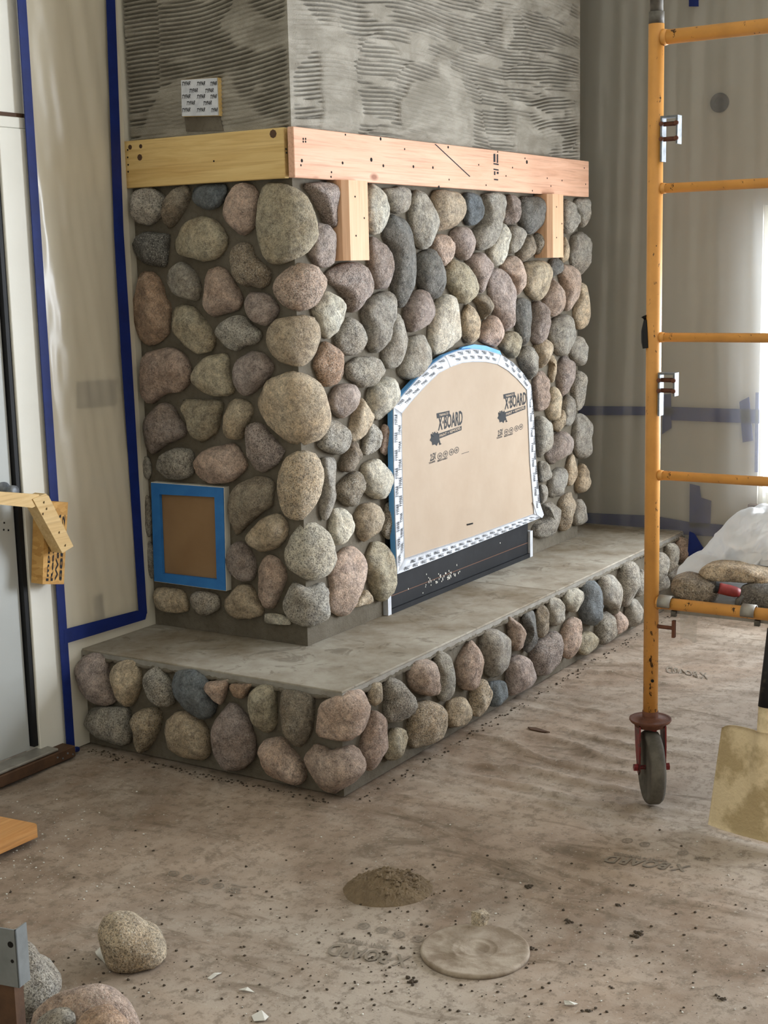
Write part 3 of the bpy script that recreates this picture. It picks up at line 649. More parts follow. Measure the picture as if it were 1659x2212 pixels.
SETS['G'] = (140, 1340, 2.304, '''
u 95,180 160,165 205,200 215,280 230,340 258,405 190,420 130,390 85,340 68,260 70,210
t 260,210 330,198 365,220 380,280 370,360 330,430 280,400 245,330 232,260
gs 450,230 490,260 530,320 550,390 540,425 495,428 440,380 405,310 400,265
b 560,250 640,245 710,290 720,350 755,430 740,480 690,490 620,440 565,370 540,310
p 705,305 770,300 820,295 805,350 780,420 750,400 715,350 698,325
r 830,315 930,318 915,350 890,388 840,380 822,345
o 950,330 1040,325 1050,390 1050,480 1040,550 990,563 945,500 910,420 910,370
n 1075,345 1150,350 1235,375 1235,460 1225,560 1180,630 1130,590 1090,500 1065,430
p 1290,395 1380,370 1470,340 1500,370 1508,450 1490,550 1420,602 1330,590 1260,560 1250,480 1265,420
gs 130,435 220,430 310,440 325,500 330,600 300,620 200,600 120,560 95,500
ts 380,440 450,435 480,470 470,540 430,620 380,662 345,620 345,550 332,490
t 560,450 640,460 700,530 722,600 722,680 680,700 600,680 530,640 508,570 515,490
u 820,410 880,450 930,530 950,600 945,690 890,748 810,735 750,680 735,560 755,490
p 1000,590 1070,583 1120,640 1180,710 1198,790 1170,815 1090,800 1010,750 970,680 975,625
p 1240,615 1320,650 1400,640 1450,620 1472,700 1450,790 1400,860 1340,870 1270,830 1220,750 1203,670
p 1530,445 1580,470 1600,550 1585,650 1540,730 1500,755 1475,700 1475,640 1500,540
t 1540,310 1575,310 1580,370 1545,430 1515,410 1512,350
''')
SETS['H'] = (760, 1120, 2.0738, '''
gs 165,715 200,720 250,770 282,830 260,880 200,910 155,915 145,880 155,800 148,750
o 190,940 235,940 243,985 220,1050 170,1090 145,1070 155,1000
p 290,640 345,628 375,680 385,750 370,790 300,790 260,760 248,690
g 385,595 425,605 455,660 458,740 430,810 400,822 375,780 385,710 366,640
ts 285,830 345,810 395,840 408,900 395,970 340,1010 270,1035 250,1000 255,920 265,870
p 510,580 545,545 560,600 583,640 575,700 530,770 490,765 468,720 475,640
t 440,815 490,795 520,830 520,880 490,925 430,937 420,890 428,840
g 590,505 640,493 690,530 708,590 695,660 640,712 600,700 580,640 573,560
ts 550,740 590,715 613,760 605,840 560,890 530,880 535,800
b 615,740 670,722 690,750 680,800 640,840 612,840
p 700,445 730,455 770,520 778,570 750,592 710,585 705,520
d 770,430 820,410 822,480 815,560 785,605 768,580 785,520 765,470
n 830,400 860,388 877,440 870,510 840,535 822,520 822,450
u 700,650 750,608 790,640 820,710 815,750 740,780 695,800 690,730
g 880,370 915,352 942,385 944,460 915,482 885,475 878,420
us 830,560 915,495 935,540 920,640 880,690 830,712 808,680 800,610
l 970,320 1020,308 1025,345 995,420 960,410 945,370
p 960,470 1000,437 1015,480 1000,570 960,635 935,600 940,530
b 1030,300 1090,275 1105,310 1090,370 1113,420 1100,470 1040,478 1018,420 1022,350
g 1110,265 1160,250 1195,290 1200,350 1175,425 1150,400 1105,370 1098,310
o 1015,530 1060,502 1095,530 1085,580 1030,613 1005,590
gs 1110,440 1145,412 1170,450 1160,520 1115,568 1097,540 1100,480
p 1175,430 1205,415 1228,450 1210,500 1170,525 1162,490
gs 1210,210 1250,188 1275,240 1260,340 1220,400 1195,370 1200,280
g 1235,380 1270,358 1290,400 1280,470 1240,488 1228,440
''')
SETS['I'] = (1300, 1060, 4.621, '''
gs 350,880 400,780 430,900 390,1050 340,1060 330,980
g 540,620 630,610 645,660 590,770 550,900 530,940 490,860 500,700
g 650,540 710,520 740,570 730,670 690,770 650,830 620,790 640,700 650,620
p 770,470 830,480 890,570 905,640 870,690 790,725 745,690 755,580
g 570,830 610,830 650,880 650,950 590,1000 550,1000 550,920
g 680,760 730,715 770,800 770,850 700,890 650,900 640,830
''')
for key, (ox, oy, sc, txt) in SETS.items():
    for ln in txt.strip().splitlines():
        p = ln.split(); kd = p[0][0]; sp = .95 if 's' in p[0][1:] else {'b': .0, 'd': .25, 'l': .3}.get(kd, .35)
        px = [(ox + float(a.split(',')[0]) / sc, oy + float(a.split(',')[1]) / sc) for a in p[1:]]
        hf = key in 'GHI'
        laid_stone(px, -HA if hf else 0, -HB if hf else 0, .012, kd, sp, .05, hearth if hf else chim, rough=random.choice((0, 0, .5, 1)))

# ================================================================== COVERS ON THE FIREPLACE
CY = -.045
ac = thing('paper_cover', 'brown paper board with white taped border closing the arched firebox opening', 'cover board', (1.05, CY, HH + .15))
OUT = [(858, 1240), (853, 1100), (850, 960), (850, 880), (873, 850), (905, 815), (935, 786), (962, 768), (990, 757), (1020, 753), (1052, 757), (1082, 766), (1108, 783), (1130, 806), (1147, 832), (1153, 900), (1158, 1000), (1166, 1085), (1173, 1116), (1110, 1142), (1020, 1178), (930, 1213)]
INN = [(874, 1207), (871, 1100), (868, 960), (868, 893), (888, 868), (920, 833), (948, 806), (973, 793), (998, 784), (1020, 782), (1050, 782), (1075, 787), (1098, 801), (1118, 819), (1138, 842), (1141, 900), (1145, 1000), (1152, 1085), (1154, 1110), (1105, 1128), (1018, 1160), (930, 1188)]
PO = [on(x, y, 1, CY) for x, y in OUT]; PI_ = [on(x, y, 1, CY) for x, y in INN]
core = [p * 1.0 for p in PO]
obj('board', *prism_vf([p + np.array((0, .003, 0)) for p in PI_], (0, .04, 0)), M['paper'], ac)
# outer rim: blue tape wrapped round the edge of the board
cc = np.mean(PO, 0)
def ring_vf(A, B, y0, y1):
    n = len(A); V = [(a[0], y0, a[2]) for a in A] + [(b[0], y0, b[2]) for b in B] + [(a[0], y1, a[2]) for a in A] + [(b[0], y1, b[2]) for b in B]
    F = []
    for i in range(n):
        j = (i + 1) % n; F += [[i, j, n + j, n + i], [2 * n + i, 3 * n + i, 3 * n + j, 2 * n + j], [i, 2 * n + i, 2 * n + j, j], [n + i, n + j, 3 * n + j, 3 * n + i]]
    return V, F
SH = [p + (p - cc) * .004 for p in PO]
bt = obj('edge_tape', *ring_vf(SH, PI_, CY + .003, CY + .022), M['blue_light'], ac); bt['label'] = 'blue tape on the board edge'
TOPB = [on(x, y, 1, CY + .02) for x, y in ((985, 765), (1000, 750), (1025, 744), (1050, 747), (1080, 758), (1085, 770), (1020, 760))]
obj('edge_tape', *prism_vf(TOPB, (0, .012, 0)), M['blue_light'], ac)
n = len(OUT)
def seg(i0, i1):
    ids = [k % n for k in range(i0, i1 + 1)]
    return [PO[k] for k in ids] + [PI_[k] for k in reversed(ids)], ids
for i0, i1 in ((0, 3), (3, 7), (7, 11), (11, 14), (14, 18), (18, 22)):
    P, ids = seg(i0, i1); V, F = [], []
    fine_o, fine_i = [], []
    for a, b in zip(ids[:-1], ids[1:]):
        for q in np.linspace(0, 1, 7)[:-1]: fine_o.append(PO[a] * (1 - q) + PO[b] * q); fine_i.append(PI_[a] * (1 - q) + PI_[b] * q)
    fine_o.append(PO[ids[-1]]); fine_i.append(PI_[ids[-1]])
    m = len(fine_o); NW = 5
    for k in range(m):
        for w in range(NW):
            u = w / (NW - 1); p = fine_o[k] * (1 - u) + fine_i[k] * u
            V.append((p[0], CY - .001 - .0022 * (mnoise.noise(Vector((p[0] * 45, p[2] * 45, 1))) + .6) * math.sin(math.pi * u), p[2]))
    F = [[k * NW + w, (k + 1) * NW + w, (k + 1) * NW + w + 1, k * NW + w + 1] for k in range(m - 1) for w in range(NW - 1)]
    ob = V + [(p[0], CY + .0024, p[2]) for p in V]; nb = len(V)
    F2 = F + [[q + nb for q in f][::-1] for f in F]
    bd = [k * NW for k in range(m)] + [(m - 1) * NW + w for w in range(1, NW)] + [k * NW + NW - 1 for k in range(m - 2, -1, -1)] + [w for w in range(NW - 2, 0, -1)]
    F2 += [[bd[i], bd[(i + 1) % len(bd)], bd[(i + 1) % len(bd)] + nb, bd[i] + nb] for i in range(len(bd))]
    tp = obj('tape_strip', ob, F2, M['white_tape'], ac, True)
    # printed words along the strip, two staggered rows
    W_ = []
    L = np.r_[0, np.cumsum([np.linalg.norm(fine_o[k + 1] - fine_o[k]) for k in range(m - 1)])]; fo, fi = np.array(fine_o), np.array(fine_i)
    for row in (0, 1):
        pos = .02 + .03 * row
        while pos + .045 < L[-1]:
            g = lambda t, A: np.array([np.interp(t, L, A[:, c]) for c in range(3)])
            a0, a1 = g(pos, fo), g(pos + .04, fo); b0 = g(pos, fi); b1 = g(pos + .04, fi)
            u0 = .56 - .42 * row; O = a0 * (1 - u0) + b0 * u0; E_ = a1 * (1 - u0) + b1 * u0; T = a0 * (1 - u0 + .28) + b0 * (u0 - .28)
            if row: O, E_, T = a0 * .22 + b0 * .78 + 0 * O, a1 * .22 + b1 * .78, a0 * .5 + b0 * .5
            else: O, E_, T = a0 * .62 + b0 * .38, a1 * .62 + b1 * .38, a0 * .9 + b0 * .1
            W_.append(lay('TYPAR', O, E_ - O, T - O, (0, -.0046, 0))); pos += .062
    if W_: obj('print', *join(*W_), M['ink'], tp)
# white flap hanging at the lower right corner
fl = [on(x, y, 1, CY - .004) for x, y in ((1152, 1085), (1166, 1085), (1175, 1112), (1171, 1119), (1160, 1112))]
obj('tape_flap', *prism_vf(fl, (0, .003, 0)), M['white_tape'], ac)
PY = CY + .003
def logo(dx, dy, k):
    """logo block; coordinates of the first one on the board, moved along the board for the second"""
    q = lambda x, y: (970 + (x - 970) * k + dx, 910 + (y - 910) * k + dy)
    P = []
    P.append(lay_px('X\u00b7BOARD', q(946, 931), q(999, 917), q(946, 899), 1, PY, (0, -.0006, 0)))
    O, U, V = on(*q(943, 903), 1, PY), None, None
    P.append(spot_prism([q(943, 893), q(971, 887), q(971, 897), q(944, 904)], 1, PY - .0005, -.0002))
    P.append(spot_prism([q(947, 937), q(997, 920), q(997, 929), q(948, 948)], 1, PY - .0005, -.0002))
    rnd = random.Random(5)
    for i in range(26):
        a = rnd.uniform(1.6, 5.2); r = rnd.uniform(6, 17); x, y = 946 + r * math.cos(a), 946 - r * math.sin(a) * .9; s = rnd.uniform(.6, 1.8)
        P.append(spot_prism([q(x + s * math.cos(t_ * 1.05), y + s * 1.2 * math.sin(t_ * 1.05)) for t_ in range(6)], 1, PY - .0005, -.0002))
    P.append(spot_prism([q(940 + (9 + 3 * (i % 2)) * math.cos(i * .42), 948 + (12 + 4 * (i % 2)) * math.sin(i * .42)) for i in range(15)], 1, PY - .00045, -.0002))
    for i, x in enumerate((950, 962, 975, 986)):
        y = 985 - 4.2 * i; O = on(*q(x, y), 1, PY); A = on(*q(x + 5, y - 1.5), 1, PY) - O; B = on(*q(x, y - 7), 1, PY) - O
        P.append(disc_vf(O, A, B, (0, -.0006, 0), .82, 1.0)); P.append(disc_vf(O, A, B, (0, -.0006, 0), .2, .42, 10))
    P.append(lay_px('2.5X', q(929, 997), q(941, 992), q(930, 981), 1, PY, (0, -.0006, 0)))
    P.append(lay_px('TOUGHER', q(926, 1003), q(940, 998), q(926, 999), 1, PY, (0, -.0006, 0)))
    P.append(lay_px('BREATHABLE', q(945, 998), q(966, 991), q(945, 994), 1, PY, (0, -.0006, 0)))
    wt = [lay_px('TRIMACO', q(948, 900), q(968, 895), q(948, 895), 1, PY, (0, -.0011, 0)), lay_px('PAINT + REMODEL', q(949, 945), q(995, 927), q(949, 939), 1, PY, (0, -.0011, 0))]
    return P, wt
for dx, dy, k in ((0, 0, 1), (141, -43, .88)):
    P, wt = logo(dx, dy, k); o = obj('printed_logo', *join(*P), M['ink'], ac); obj('printed_words', *join(*wt), M['paper'], o)
obj('crease_line', *spot_prism([(997, 980), (1013, 975), (1013, 976), (997, 981)], 1, PY - .0004, -.0002), M['ink'], ac)
obj('staple', *spot_prism([(1008, 1132), (1021, 1129), (1021, 1132), (1009, 1135)], 1, PY - .0005, -.002), M['hole'], ac)
# small access cover on the left face
XC = -.030
sv = thing('access_panel_cover', 'square cardboard panel framed in blue tape, low on the left face of the fireplace', 'cover panel', (XC, .435, .48))
o4 = [on(*q, 0, XC) for q in ((326, 1043), (482, 1054), (487, 1276), (333, 1255))]; i4 = [on(*q, 0, XC) for q in ((344, 1068), (463, 1074), (468, 1252), (351, 1239))]
for k in range(4):
    j = (k + 1) % 4; obj('tape_strip', *prism_vf([o4[k], o4[j], i4[j], i4[k]], (.012, 0, 0)), M['blue'], sv)
ctr = np.mean(o4, 0); wo = [p + (p - ctr) * .012 + np.array((.003, 0, 0)) for p in o4]; wi = [p + (p - ctr) * -.01 + np.array((.003, 0, 0)) for p in o4]
for k in range(4):
    j = (k + 1) % 4; obj('board_edge', *prism_vf([wo[k], wo[j], o4[j] + np.array((.003, 0, 0)), o4[k] + np.array((.003, 0, 0))], (.026, 0, 0)), M['wall_white'], sv)
obj('panel', *prism_vf([p + np.array((.014, 0, 0)) + (p - ctr) * .06 for p in i4], (.015, 0, 0)), M['card'], sv)
# taped outlet cover on the chimney
XO = -.035
oc = thing('outlet_cover', 'white printed tape patch over an outlet box on the mortar chimney', 'outlet cover', (XO, .32, 1.97))
q4 = [on(*q, 0, XO) for q in ((391, 173), (468, 168), (471, 249), (393, 251))]
obj('patch', *prism_vf(q4, (.004, 0, 0)), M['white_tape'], oc); obj('box_body', *prism_vf([p + np.array((.0045, 0, 0)) + (p - np.mean(q4, 0)) * .02 for p in q4], (.03, 0, 0)), M['pine'], oc)
obj('mud_smear', *spot_prism([(398, 252), (474, 251), (482, 282), (402, 284)], 0, -.0195, .006), M['mortar'], oc)
TW = []
for r_, (xs, yy) in enumerate((((392, 424, 455), 186), ((408, 442), 201), ((392, 424, 455), 214), ((402, 438), 228), ((392, 424, 457), 243))):
    for x in xs:
        if x < 450: TW.append(lay_px('TYPAR', (x, yy), (x + 19, yy - 2), (x + 2, yy - 9), 0, XO, (-.0006, 0, 0)))
        else: TW.append(lay_px('TYPAR', (x - 2, yy), (x + 13, yy - 2), (x, yy - 9), 0, XO, (-.0006, 0, 0)))
obj('print', *join(*TW), M['ink'], oc)

# ================================================================== PLASTIC SHEETING
YL = DD - .016
ps = thing('plastic_sheet', 'cream plastic sheet edged in blue tape on the wall between door and fireplace', 'plastic sheet', (-.25, YL, .4))
def left_sheet(a, b):
    n = .010 * (mnoise.noise(Vector((a * 9 + b * 1.6, b * .5, 2))) + .5 * mnoise.noise(Vector((a * 22 + b * 3.5, b * .9, 5)))) + .002 * mnoise.noise(Vector((a * 30, b * 9, 1)))
    e = min(1, (a + .452) / .03, (-.045 - a) / .03, (b - .36) / .05); return (a, YL + n * max(0, e), b)
v, f = grid_vf(np.linspace(-.452, -.045, 60), np.r_[np.linspace(.36, 2.75, 200), 3.4, 4.19], left_sheet)
obj('film', v, [q[::-1] for q in f], M['film_thick'], ps, True)
def strip(name, pts, th, m, parent, ax=1, val=DD - .026): return obj(name, *prism_vf(pts, (0, th, 0) if ax == 1 else (th, 0, 0)), m, parent)
YT = DD - .0265
strip('tape_strip', [(-.474, YT, .012), (-.440, YT, .012), (-.444, YT, 1.2), (-.446, YT, 4.19), (-.480, YT, 4.19), (-.478, YT, 1.2)], .003, M['blue_dark'], ps)
strip('tape_strip', [on(x, y, 1, YT) for x, y in ((300, 1320), (318, 1325), (307, 1153), (284, 760), (267, 500), (249, 0), (225, -900), (205, -900), (230, 0), (247, 500), (262, 760), (289, 1153))][::-1], .002, M['blue_dark'], ps)
strip('tape_strip', [on(x, y, 1, YT - .0005) for x, y in ((138, 1360), (296, 1319), (318, 1322), (314, 1338), (140, 1391))][::-1], .002, M['blue_dark'], ps)
obj('tape_end', *tube_vf([(-.474, YT - .002, .012), (-.455, YT - .012, .016), (-.436, YT - .006, .010)], .009, 8), M['blue_dark'], ps)
for nm, px, lb in (('wall_plate', ((168, 825), (252, 820), (252, 876), (168, 882)), 'grey double switch plate seen blurred behind the cream plastic sheet'),
                   ('wall_plate', ((203, 1288), (222, 1284), (226, 1338), (208, 1342)), 'small dark outlet seen blurred low behind the cream plastic sheet')):
    tag(obj(nm, *spot_prism(px, 1, DD - .006, .0055), M['plate']), lb, 'wall plate')
# right wall sheet
XS = WR - .042
pr_ = thing('plastic_sheet', 'grey translucent plastic sheet hanging in folds over the wall right of the fireplace', 'plastic sheet', (XS, -.2, 0))
def right_sheet(a, b):
    fan = a * 7 + .5 * (b - 1.2) * (a + .2)
    n = .022 * mnoise.noise(Vector((fan * 1.3, b * .35, 7))) + .013 * mnoise.noise(Vector((fan * 3.6 + .4 * b, b * .5, 3))) + .003 * mnoise.noise(Vector((a * 40, b * 5, 3)))
    return (XS + n, a, b)
v, f = grid_vf(np.linspace(DD - .01, -2.5, 190), np.r_[np.linspace(.02, 2.75, 120), 3.5, 4.19], right_sheet)
obj('film', v, f, M['film'], pr_, True)
for px in ([(1250, 877), (1455, 879), (1455, 897), (1250, 897)], [(1450, 879), (1640, 885), (1640, 915), (1450, 908)], [(1432, 852), (1449, 850), (1450, 925), (1430, 938)], [(1597, 868), (1618, 857), (1626, 952), (1604, 956)],
           [(1262, 1108), (1410, 1114), (1490, 1128), (1640, 1140), (1640, 1165), (1262, 1142)], [(1490, 1045), (1511, 1050), (1514, 1075), (1536, 1082), (1534, 1140), (1489, 1140)], [(1632, 848), (1639, 848), (1637, 1020), (1630, 1020)],
           [(1488, -40), (1508, -40), (1509, 14), (1488, 14)]):
    obj('tape_strip', *spot_prism(px, 0, WR - .014 if px[0][1] > 0 else XS - .03, .0025), M['blue_dark'], pr_)
obj('tape_strip', *spot_prism([(1489, 1148), (1500, 1152), (1523, 1190), (1512, 1216), (1485, 1200)], 0, XS - .025, .002), M['blue_dark'], pr_)
rv = on(1555, 222, 0, WR)
tag(obj('round_wall_vent', *lathe_vf([(.040, 0), (.040, .006), (.036, .010), (.02, .010), (.018, .004), (.004, .004)], (WR - .0005, rv[1], rv[2]), (-1, 0, 0), 28), M['plate']), 'dark round wall fitting seen blurred behind the plastic, high right', 'wall vent')

# ================================================================== DOOR BRACE
db = thing('door_brace', 'pale wooden stick brace screwed to a printed strand board block beside the door', 'door brace', (-.46, DD - .1, .55))
YB = DD - .078
ob_ = obj('strand_board_block', *spot_prism([(97, 1083), (147, 1085), (138, 1262), (92, 1262)], 1, YB, .048), M['osb'], db)
TX = []
for s, x0, x1 in (('Important', 97, 106), ('Read App', 107, 115), ('Warran', 116, 124), ('888-82', 125, 133)):
    TX.append(lay_px(s, (x1 + 0, 1255), (x1 + 8, 1100 if s[0] in 'IR' else 1112), (x0 + 2, 1255), 1, YB, (0, -.0006, 0)))
obj('print', *join(*TX), M['ink'], ob_)
obj('brace_arm', *spot_prism([(-120, 1040), (0, 1062), (84, 1068), (88, 1088), (70, 1097), (0, 1090), (-120, 1076)], 1, YB - .045, .035), M['stick'], db)
obj('brace_arm', *spot_prism([(70, 1078), (98, 1066), (105, 1072), (158, 1180), (134, 1195)], 1, YB - .0465, .044), M['stick'], db).location.y -= .0015
obj('screw_head', *join(*[cyl_vf(on(x, y, 1, YB - .0485), on(x, y, 1, YB - .0475) - np.array((0, .002, 0)), .0035, n=10) for x, y in ((95, 1085), (101, 1099), (93, 1110), (128, 1150), (141, 1178))]), M['hole'], db)

# ================================================================== SCAFFOLD
PX, PY_ = .052, -1.134; TR = .0205
sf = thing('scaffold', 'orange painted steel scaffold tower on a caster wheel', 'scaffold', (PX, PY_, 0))
YW = -2.55; XF = 1.87
def pole(x, y): return obj('pole', *cyl_vf((x, y, .248), (x, y, 2.105), TR, n=24), M['orange'], sf, True)
for x, y in ((PX, PY_), (PX, YW), (XF, PY_), (XF, YW)):
    pole(x, y)
    obj('coupling_pin', *join(cyl_vf((x, y, 2.1055), (x, y, 2.135), TR * .98, n=20), cyl_vf((x, y, 2.1355), (x, y, 2.45), TR * .82, n=20)), M['pipe'], sf, True)
for x in (PX, XF):
    for z, r in ((2.070, .0185), (1.690, .0128), (1.302, .0122), (.930, .0128), (.575, .0165)):
        obj('rung', *cyl_vf((x, PY_ - TR * .8, z), (x, YW + TR * .8, z), r, n=18), M['orange'], sf, True)
        for y in (PY_ - TR - .004, YW + TR + .004): obj('weld_collar', *cyl_vf((x, y + .006, z), (x, y - .006, z), r * 1.18, r * 1.05, 16), M['orange'], sf, True)
for y in (PY_, YW): obj('side_brace', *cyl_vf((PX + TR, y - .03, 1.80), (XF - TR, y - .03, 1.80), .012, n=12), M['orange'], sf, True) if y == YW else None
def caster(x, y, full=True):
    ax = Vector((.56, -.83, 0)).normalized(); fw = Vector((ax.y, -ax.x, 0))
    cp = obj('caster', *lathe_vf([(.014, .262), (.0225, .262), (.0225, .248), (.0226, .243), (.054, .2385), (.0585, .2405), (.0585, .236), (.055, .231), (.0445, .226), (.044, .219), (.012, .219)], (x, y, 0), (0, 0, 1), 30), M['rust'], sf, True)
    c = Vector((x, y, .104)) + fw * .02
    F = []
    for s in (-1, 1):
        o = ax * (s * .034)
        prof = [(-.034, .226), (.034, .226), (.030, .17), (.016, .095), (.002, .082), (-.014, .092), (-.030, .16)]
        P = [Vector((x, y, z)) + o + fw * (w + .02 * (1 - (z - .08) / .15)) for w, z in prof]
        F.append(prism_vf([tuple(p) for p in P], tuple(ax * (.004 * s))))
    F.append(box_vf((x - .026, y - .026, .212), (x + .026, y + .026, .2255)))
    obj('fork', *join(*F), M['red'], cp)
    obj('wheel', *lathe_vf([(.02, -.017), (.082, -.017), (.086, -.021), (.098, -.020), (.1035, -.012), (.1035, .012), (.098, .020), (.086, .021), (.082, .017), (.02, .017)], c, ax, 40), M['rubber'], cp, True)
    obj('axle', *join(cyl_vf(c - ax * .048, c + ax * .048, .006, n=10), cyl_vf(c - ax * .050, c - ax * .039, .011, n=6), cyl_vf(c + ax * .039, c + ax * .050, .011, n=6)), M['red'], cp)
for x, y in ((PX, PY_), (PX, YW), (XF, PY_), (XF, YW)): caster(x, y)
obj('pin_hole', *cyl_vf((PX - .018, PY_ - .012, .355), (PX - .0206, PY_ - .0135, .355), .0045, n=10), M['hole'], sf)
for (zt, zb, zm) in ((1.872, 1.757, 1.800), (1.209, 1.093, 1.147)):
    x0, x1 = PX - .022, PX + .008; y0 = PY_ - TR - .001
    o = obj('lock_bracket', *join(box_vf((x0, y0 - .005, zb), (x1, y0, zt)), box_vf((x0, y0 - .047, zm), (x1, y0 - .042, zt)), box_vf((x0, y0 - .042, zt - .005), (x1, y0 - .005, zt))), M['steel'], sf)
    for z in (zt - .020, zm + .014):
        obj('bolt', *cyl_vf((PX - .008, y0 - .0055, z), (PX - .008, y0 - .0415, z), .006, n=12), M['rust'], o)
        for q in (0, 1.7): obj('bolt_head', *cyl_vf((x0 - .001, y0 - .024 * q - .004, z), (x0 - .006, y0 - .024 * q - .004, z), .006, n=10), M['rust'], o)
zt_ = [(1388, 683, .008), (1392, 692, .006), (1391, 715, .011), (1392, 738, .012), (1394, 752, .011)]
obj('black_tape_wrap', *tube_vf([on(x + 3, y, 0, PX - .012) for x, y, r in zt_], [r for *_, r in zt_], 10), M['black'], sf)
# plank with hooks
ZB = .575
pk = thing('scaffold_plank', 'dull metal scaffold plank hooked over the low orange bar, loaded with rocks', 'plank', (PX + .9, -1.6, .53))
box('deck', (PX + .024, YW + .36, .545), (XF - .022, PY_ - .055, .572), M['alu'], pk, .002)
box('end_rail', (PX + .018, YW + .30, .545), (PX + .0235, PY_ - .03, .571), M['alu'], pk)
box('side_rail', (PX + .024, PY_ - .054, .545), (XF - .022, PY_ - .050, .572), M['alu'], pk)
for y in (PY_ - .042, PY_ - .275, PY_ - .62):
    hk = [(PX + .0185 * math.cos(a), .575 + .0185 * math.sin(a)) for a in np.linspace(-.2, math.pi + .35, 14)]; hk2 = [(PX + .023 * math.cos(a), .575 + .023 * math.sin(a)) for a in np.linspace(math.pi + .35, -.2, 14)]
    obj('hook', *prism_vf([(p[0], y - .018, p[1]) for p in hk + hk2], (0, .036, 0)), M['alu'], pk, True)
    box('lock_tab', (PX + .006, y - .026, .538), (PX + .0175, y - .012, .5535), M['pipe'], pk)
obj('locking_pin', *join(cyl_vf((PX - .002, PY_ - TR, .508), (PX - .002, PY_ - TR - .042, .508), .0055, n=10), box_vf((PX - .008, PY_ - TR - .050, .482), (PX + .004, PY_ - TR - .042, .530))), M['rust'], sf)

# ------------------------------------------------------------------ loose rocks
def blob(c, r, rnd):
    bm = bmesh.new(); bmesh.ops.create_icosphere(bm, subdivisions=1, radius=1)
    for q in bm.verts: q.co = Vector(c) + Vector((q.co.x * r * rnd.uniform(.7, 1.3), q.co.y * r * rnd.uniform(.7, 1.3), max(-.2, q.co.z) * r * rnd.uniform(.5, .9)))
    return bm_vf(bm)
def free_rock(name, label, px, base, depth, kind, sp, cat='rock', group=None, rough=.6, sq=.75, dirv=None):
    """rock standing at ground point base: outline held in the upright plane through it, thickness along the horizontal view line"""
    base = np.array(base, float); d = base - CAM; d[2] = 0; d /= np.linalg.norm(d); nrm = d; rq = random.Random(int(px[0][0] + px[0][1]))
    cuts = [(math.cos(a_) * math.cos(b_), math.sin(a_) * math.cos(b_), -math.sin(b_), rq.uniform(.62, .85)) for a_, b_ in [(rq.uniform(0, 6.28), rq.uniform(.1, 1.3)) for _ in range(5)]] if rough > .5 else []
    def hit(x, y): q = ray(x, y); return CAM + q * (np.dot(base - CAM, nrm) / np.dot(q, nrm))
    rt = np.array((d[1], -d[0], 0)); P = [hit(*q) for q in px]
    P2 = smooth_outline([(np.dot(p - base, rt), p[2]) for p in P], 40); c = (P2.max(0) + P2.min(0)) / 2
    sz = (P2.max(0) - P2.min(0)).max() / 2; V, F = [], []; seed = Vector((px[0][0] * .13, px[0][1] * .07, 2)); psi = list(range(-80, 81, 16))
    zmin = P2[:, 1].min()
    for a in psi:
        a = math.radians(a); r = math.cos(a) ** sq; h = depth * math.sin(a)
        for q in P2:
            u, w = (q - c) * r; hh_ = h; e_ = (P2.max(0) - P2.min(0)) / 2
            for m0, m1, m2, dd in cuts:
                ov = u / e_[0] * m0 + w / e_[1] * m1 + hh_ / depth * m2 - dd
                if ov > 0: u -= m0 * ov * e_[0] * .4; w -= m1 * ov * e_[1] * .4; hh_ -= m2 * ov * depth * .9
            qv = Vector((u, w, hh_)) / sz
            f = 1 + .10 * rough * mnoise.noise(qv * 1.6 + seed) + .05 * rough * mnoise.noise(qv * 4 + seed)
            p = base + rt * (c[0] + u * f) + d * hh_ * f; p[2] = max(c[1] + w * f, base[2]); V.append(p)
    m = len(psi)
    for i in range(m - 1):
        for j in range(40): jj = (j + 1) % 40; F.append([i * 40 + j, (i + 1) * 40 + j, (i + 1) * 40 + jj, i * 40 + jj])
    F.append(list(range(40))); F.append(list(range((m - 1) * 40, m * 40))[::-1])
    a2 = sum(P2[i][0] * P2[(i + 1) % 40][1] - P2[(i + 1) % 40][0] * P2[i][1] for i in range(40))
    if a2 > 0: F = [q[::-1] for q in F]
    col = srgb(*PAL[kind]); return tag(obj(name, V, F, M['stone'], None, True, col[:3] + (sp,)), label, cat, group)
DK = .5725
free_rock('rock', 'flat brown rock at the front end of the scaffold plank', [(1449, 1262), (1460, 1246), (1490, 1240), (1530, 1250), (1548, 1262), (1558, 1275), (1552, 1296), (1530, 1302), (1490, 1292), (1456, 1280)], (PX + .115, -1.285, DK), .075, 'n', .7, sq=.3)
free_rock('rock', 'long tan rock lying on top behind the red handled tool', [(1513, 1235), (1528, 1220), (1560, 1216), (1610, 1221), (1650, 1232), (1690, 1240), (1690, 1258), (1650, 1266), (1600, 1264), (1550, 1258), (1528, 1250)], (PX + .22, -1.52, .628), .08, 't', .7, sq=.3).location.z += 0
free_rock('rock', 'grey rock partly under the white bag on the plank', [(1560, 1212), (1590, 1196), (1659, 1190), (1720, 1195), (1720, 1230), (1600, 1228), (1565, 1222)], (PX + .42, -1.72, .60), .10, 'd', .3, sq=.3)
free_rock('rock', 'dark rock under the long tan rock at the right edge', [(1590, 1285), (1600, 1268), (1659, 1262), (1720, 1270), (1720, 1325), (1640, 1320), (1600, 1312), (1588, 1300)], (PX + .14, -1.56, DK), .07, 'd', .4, sq=.3)
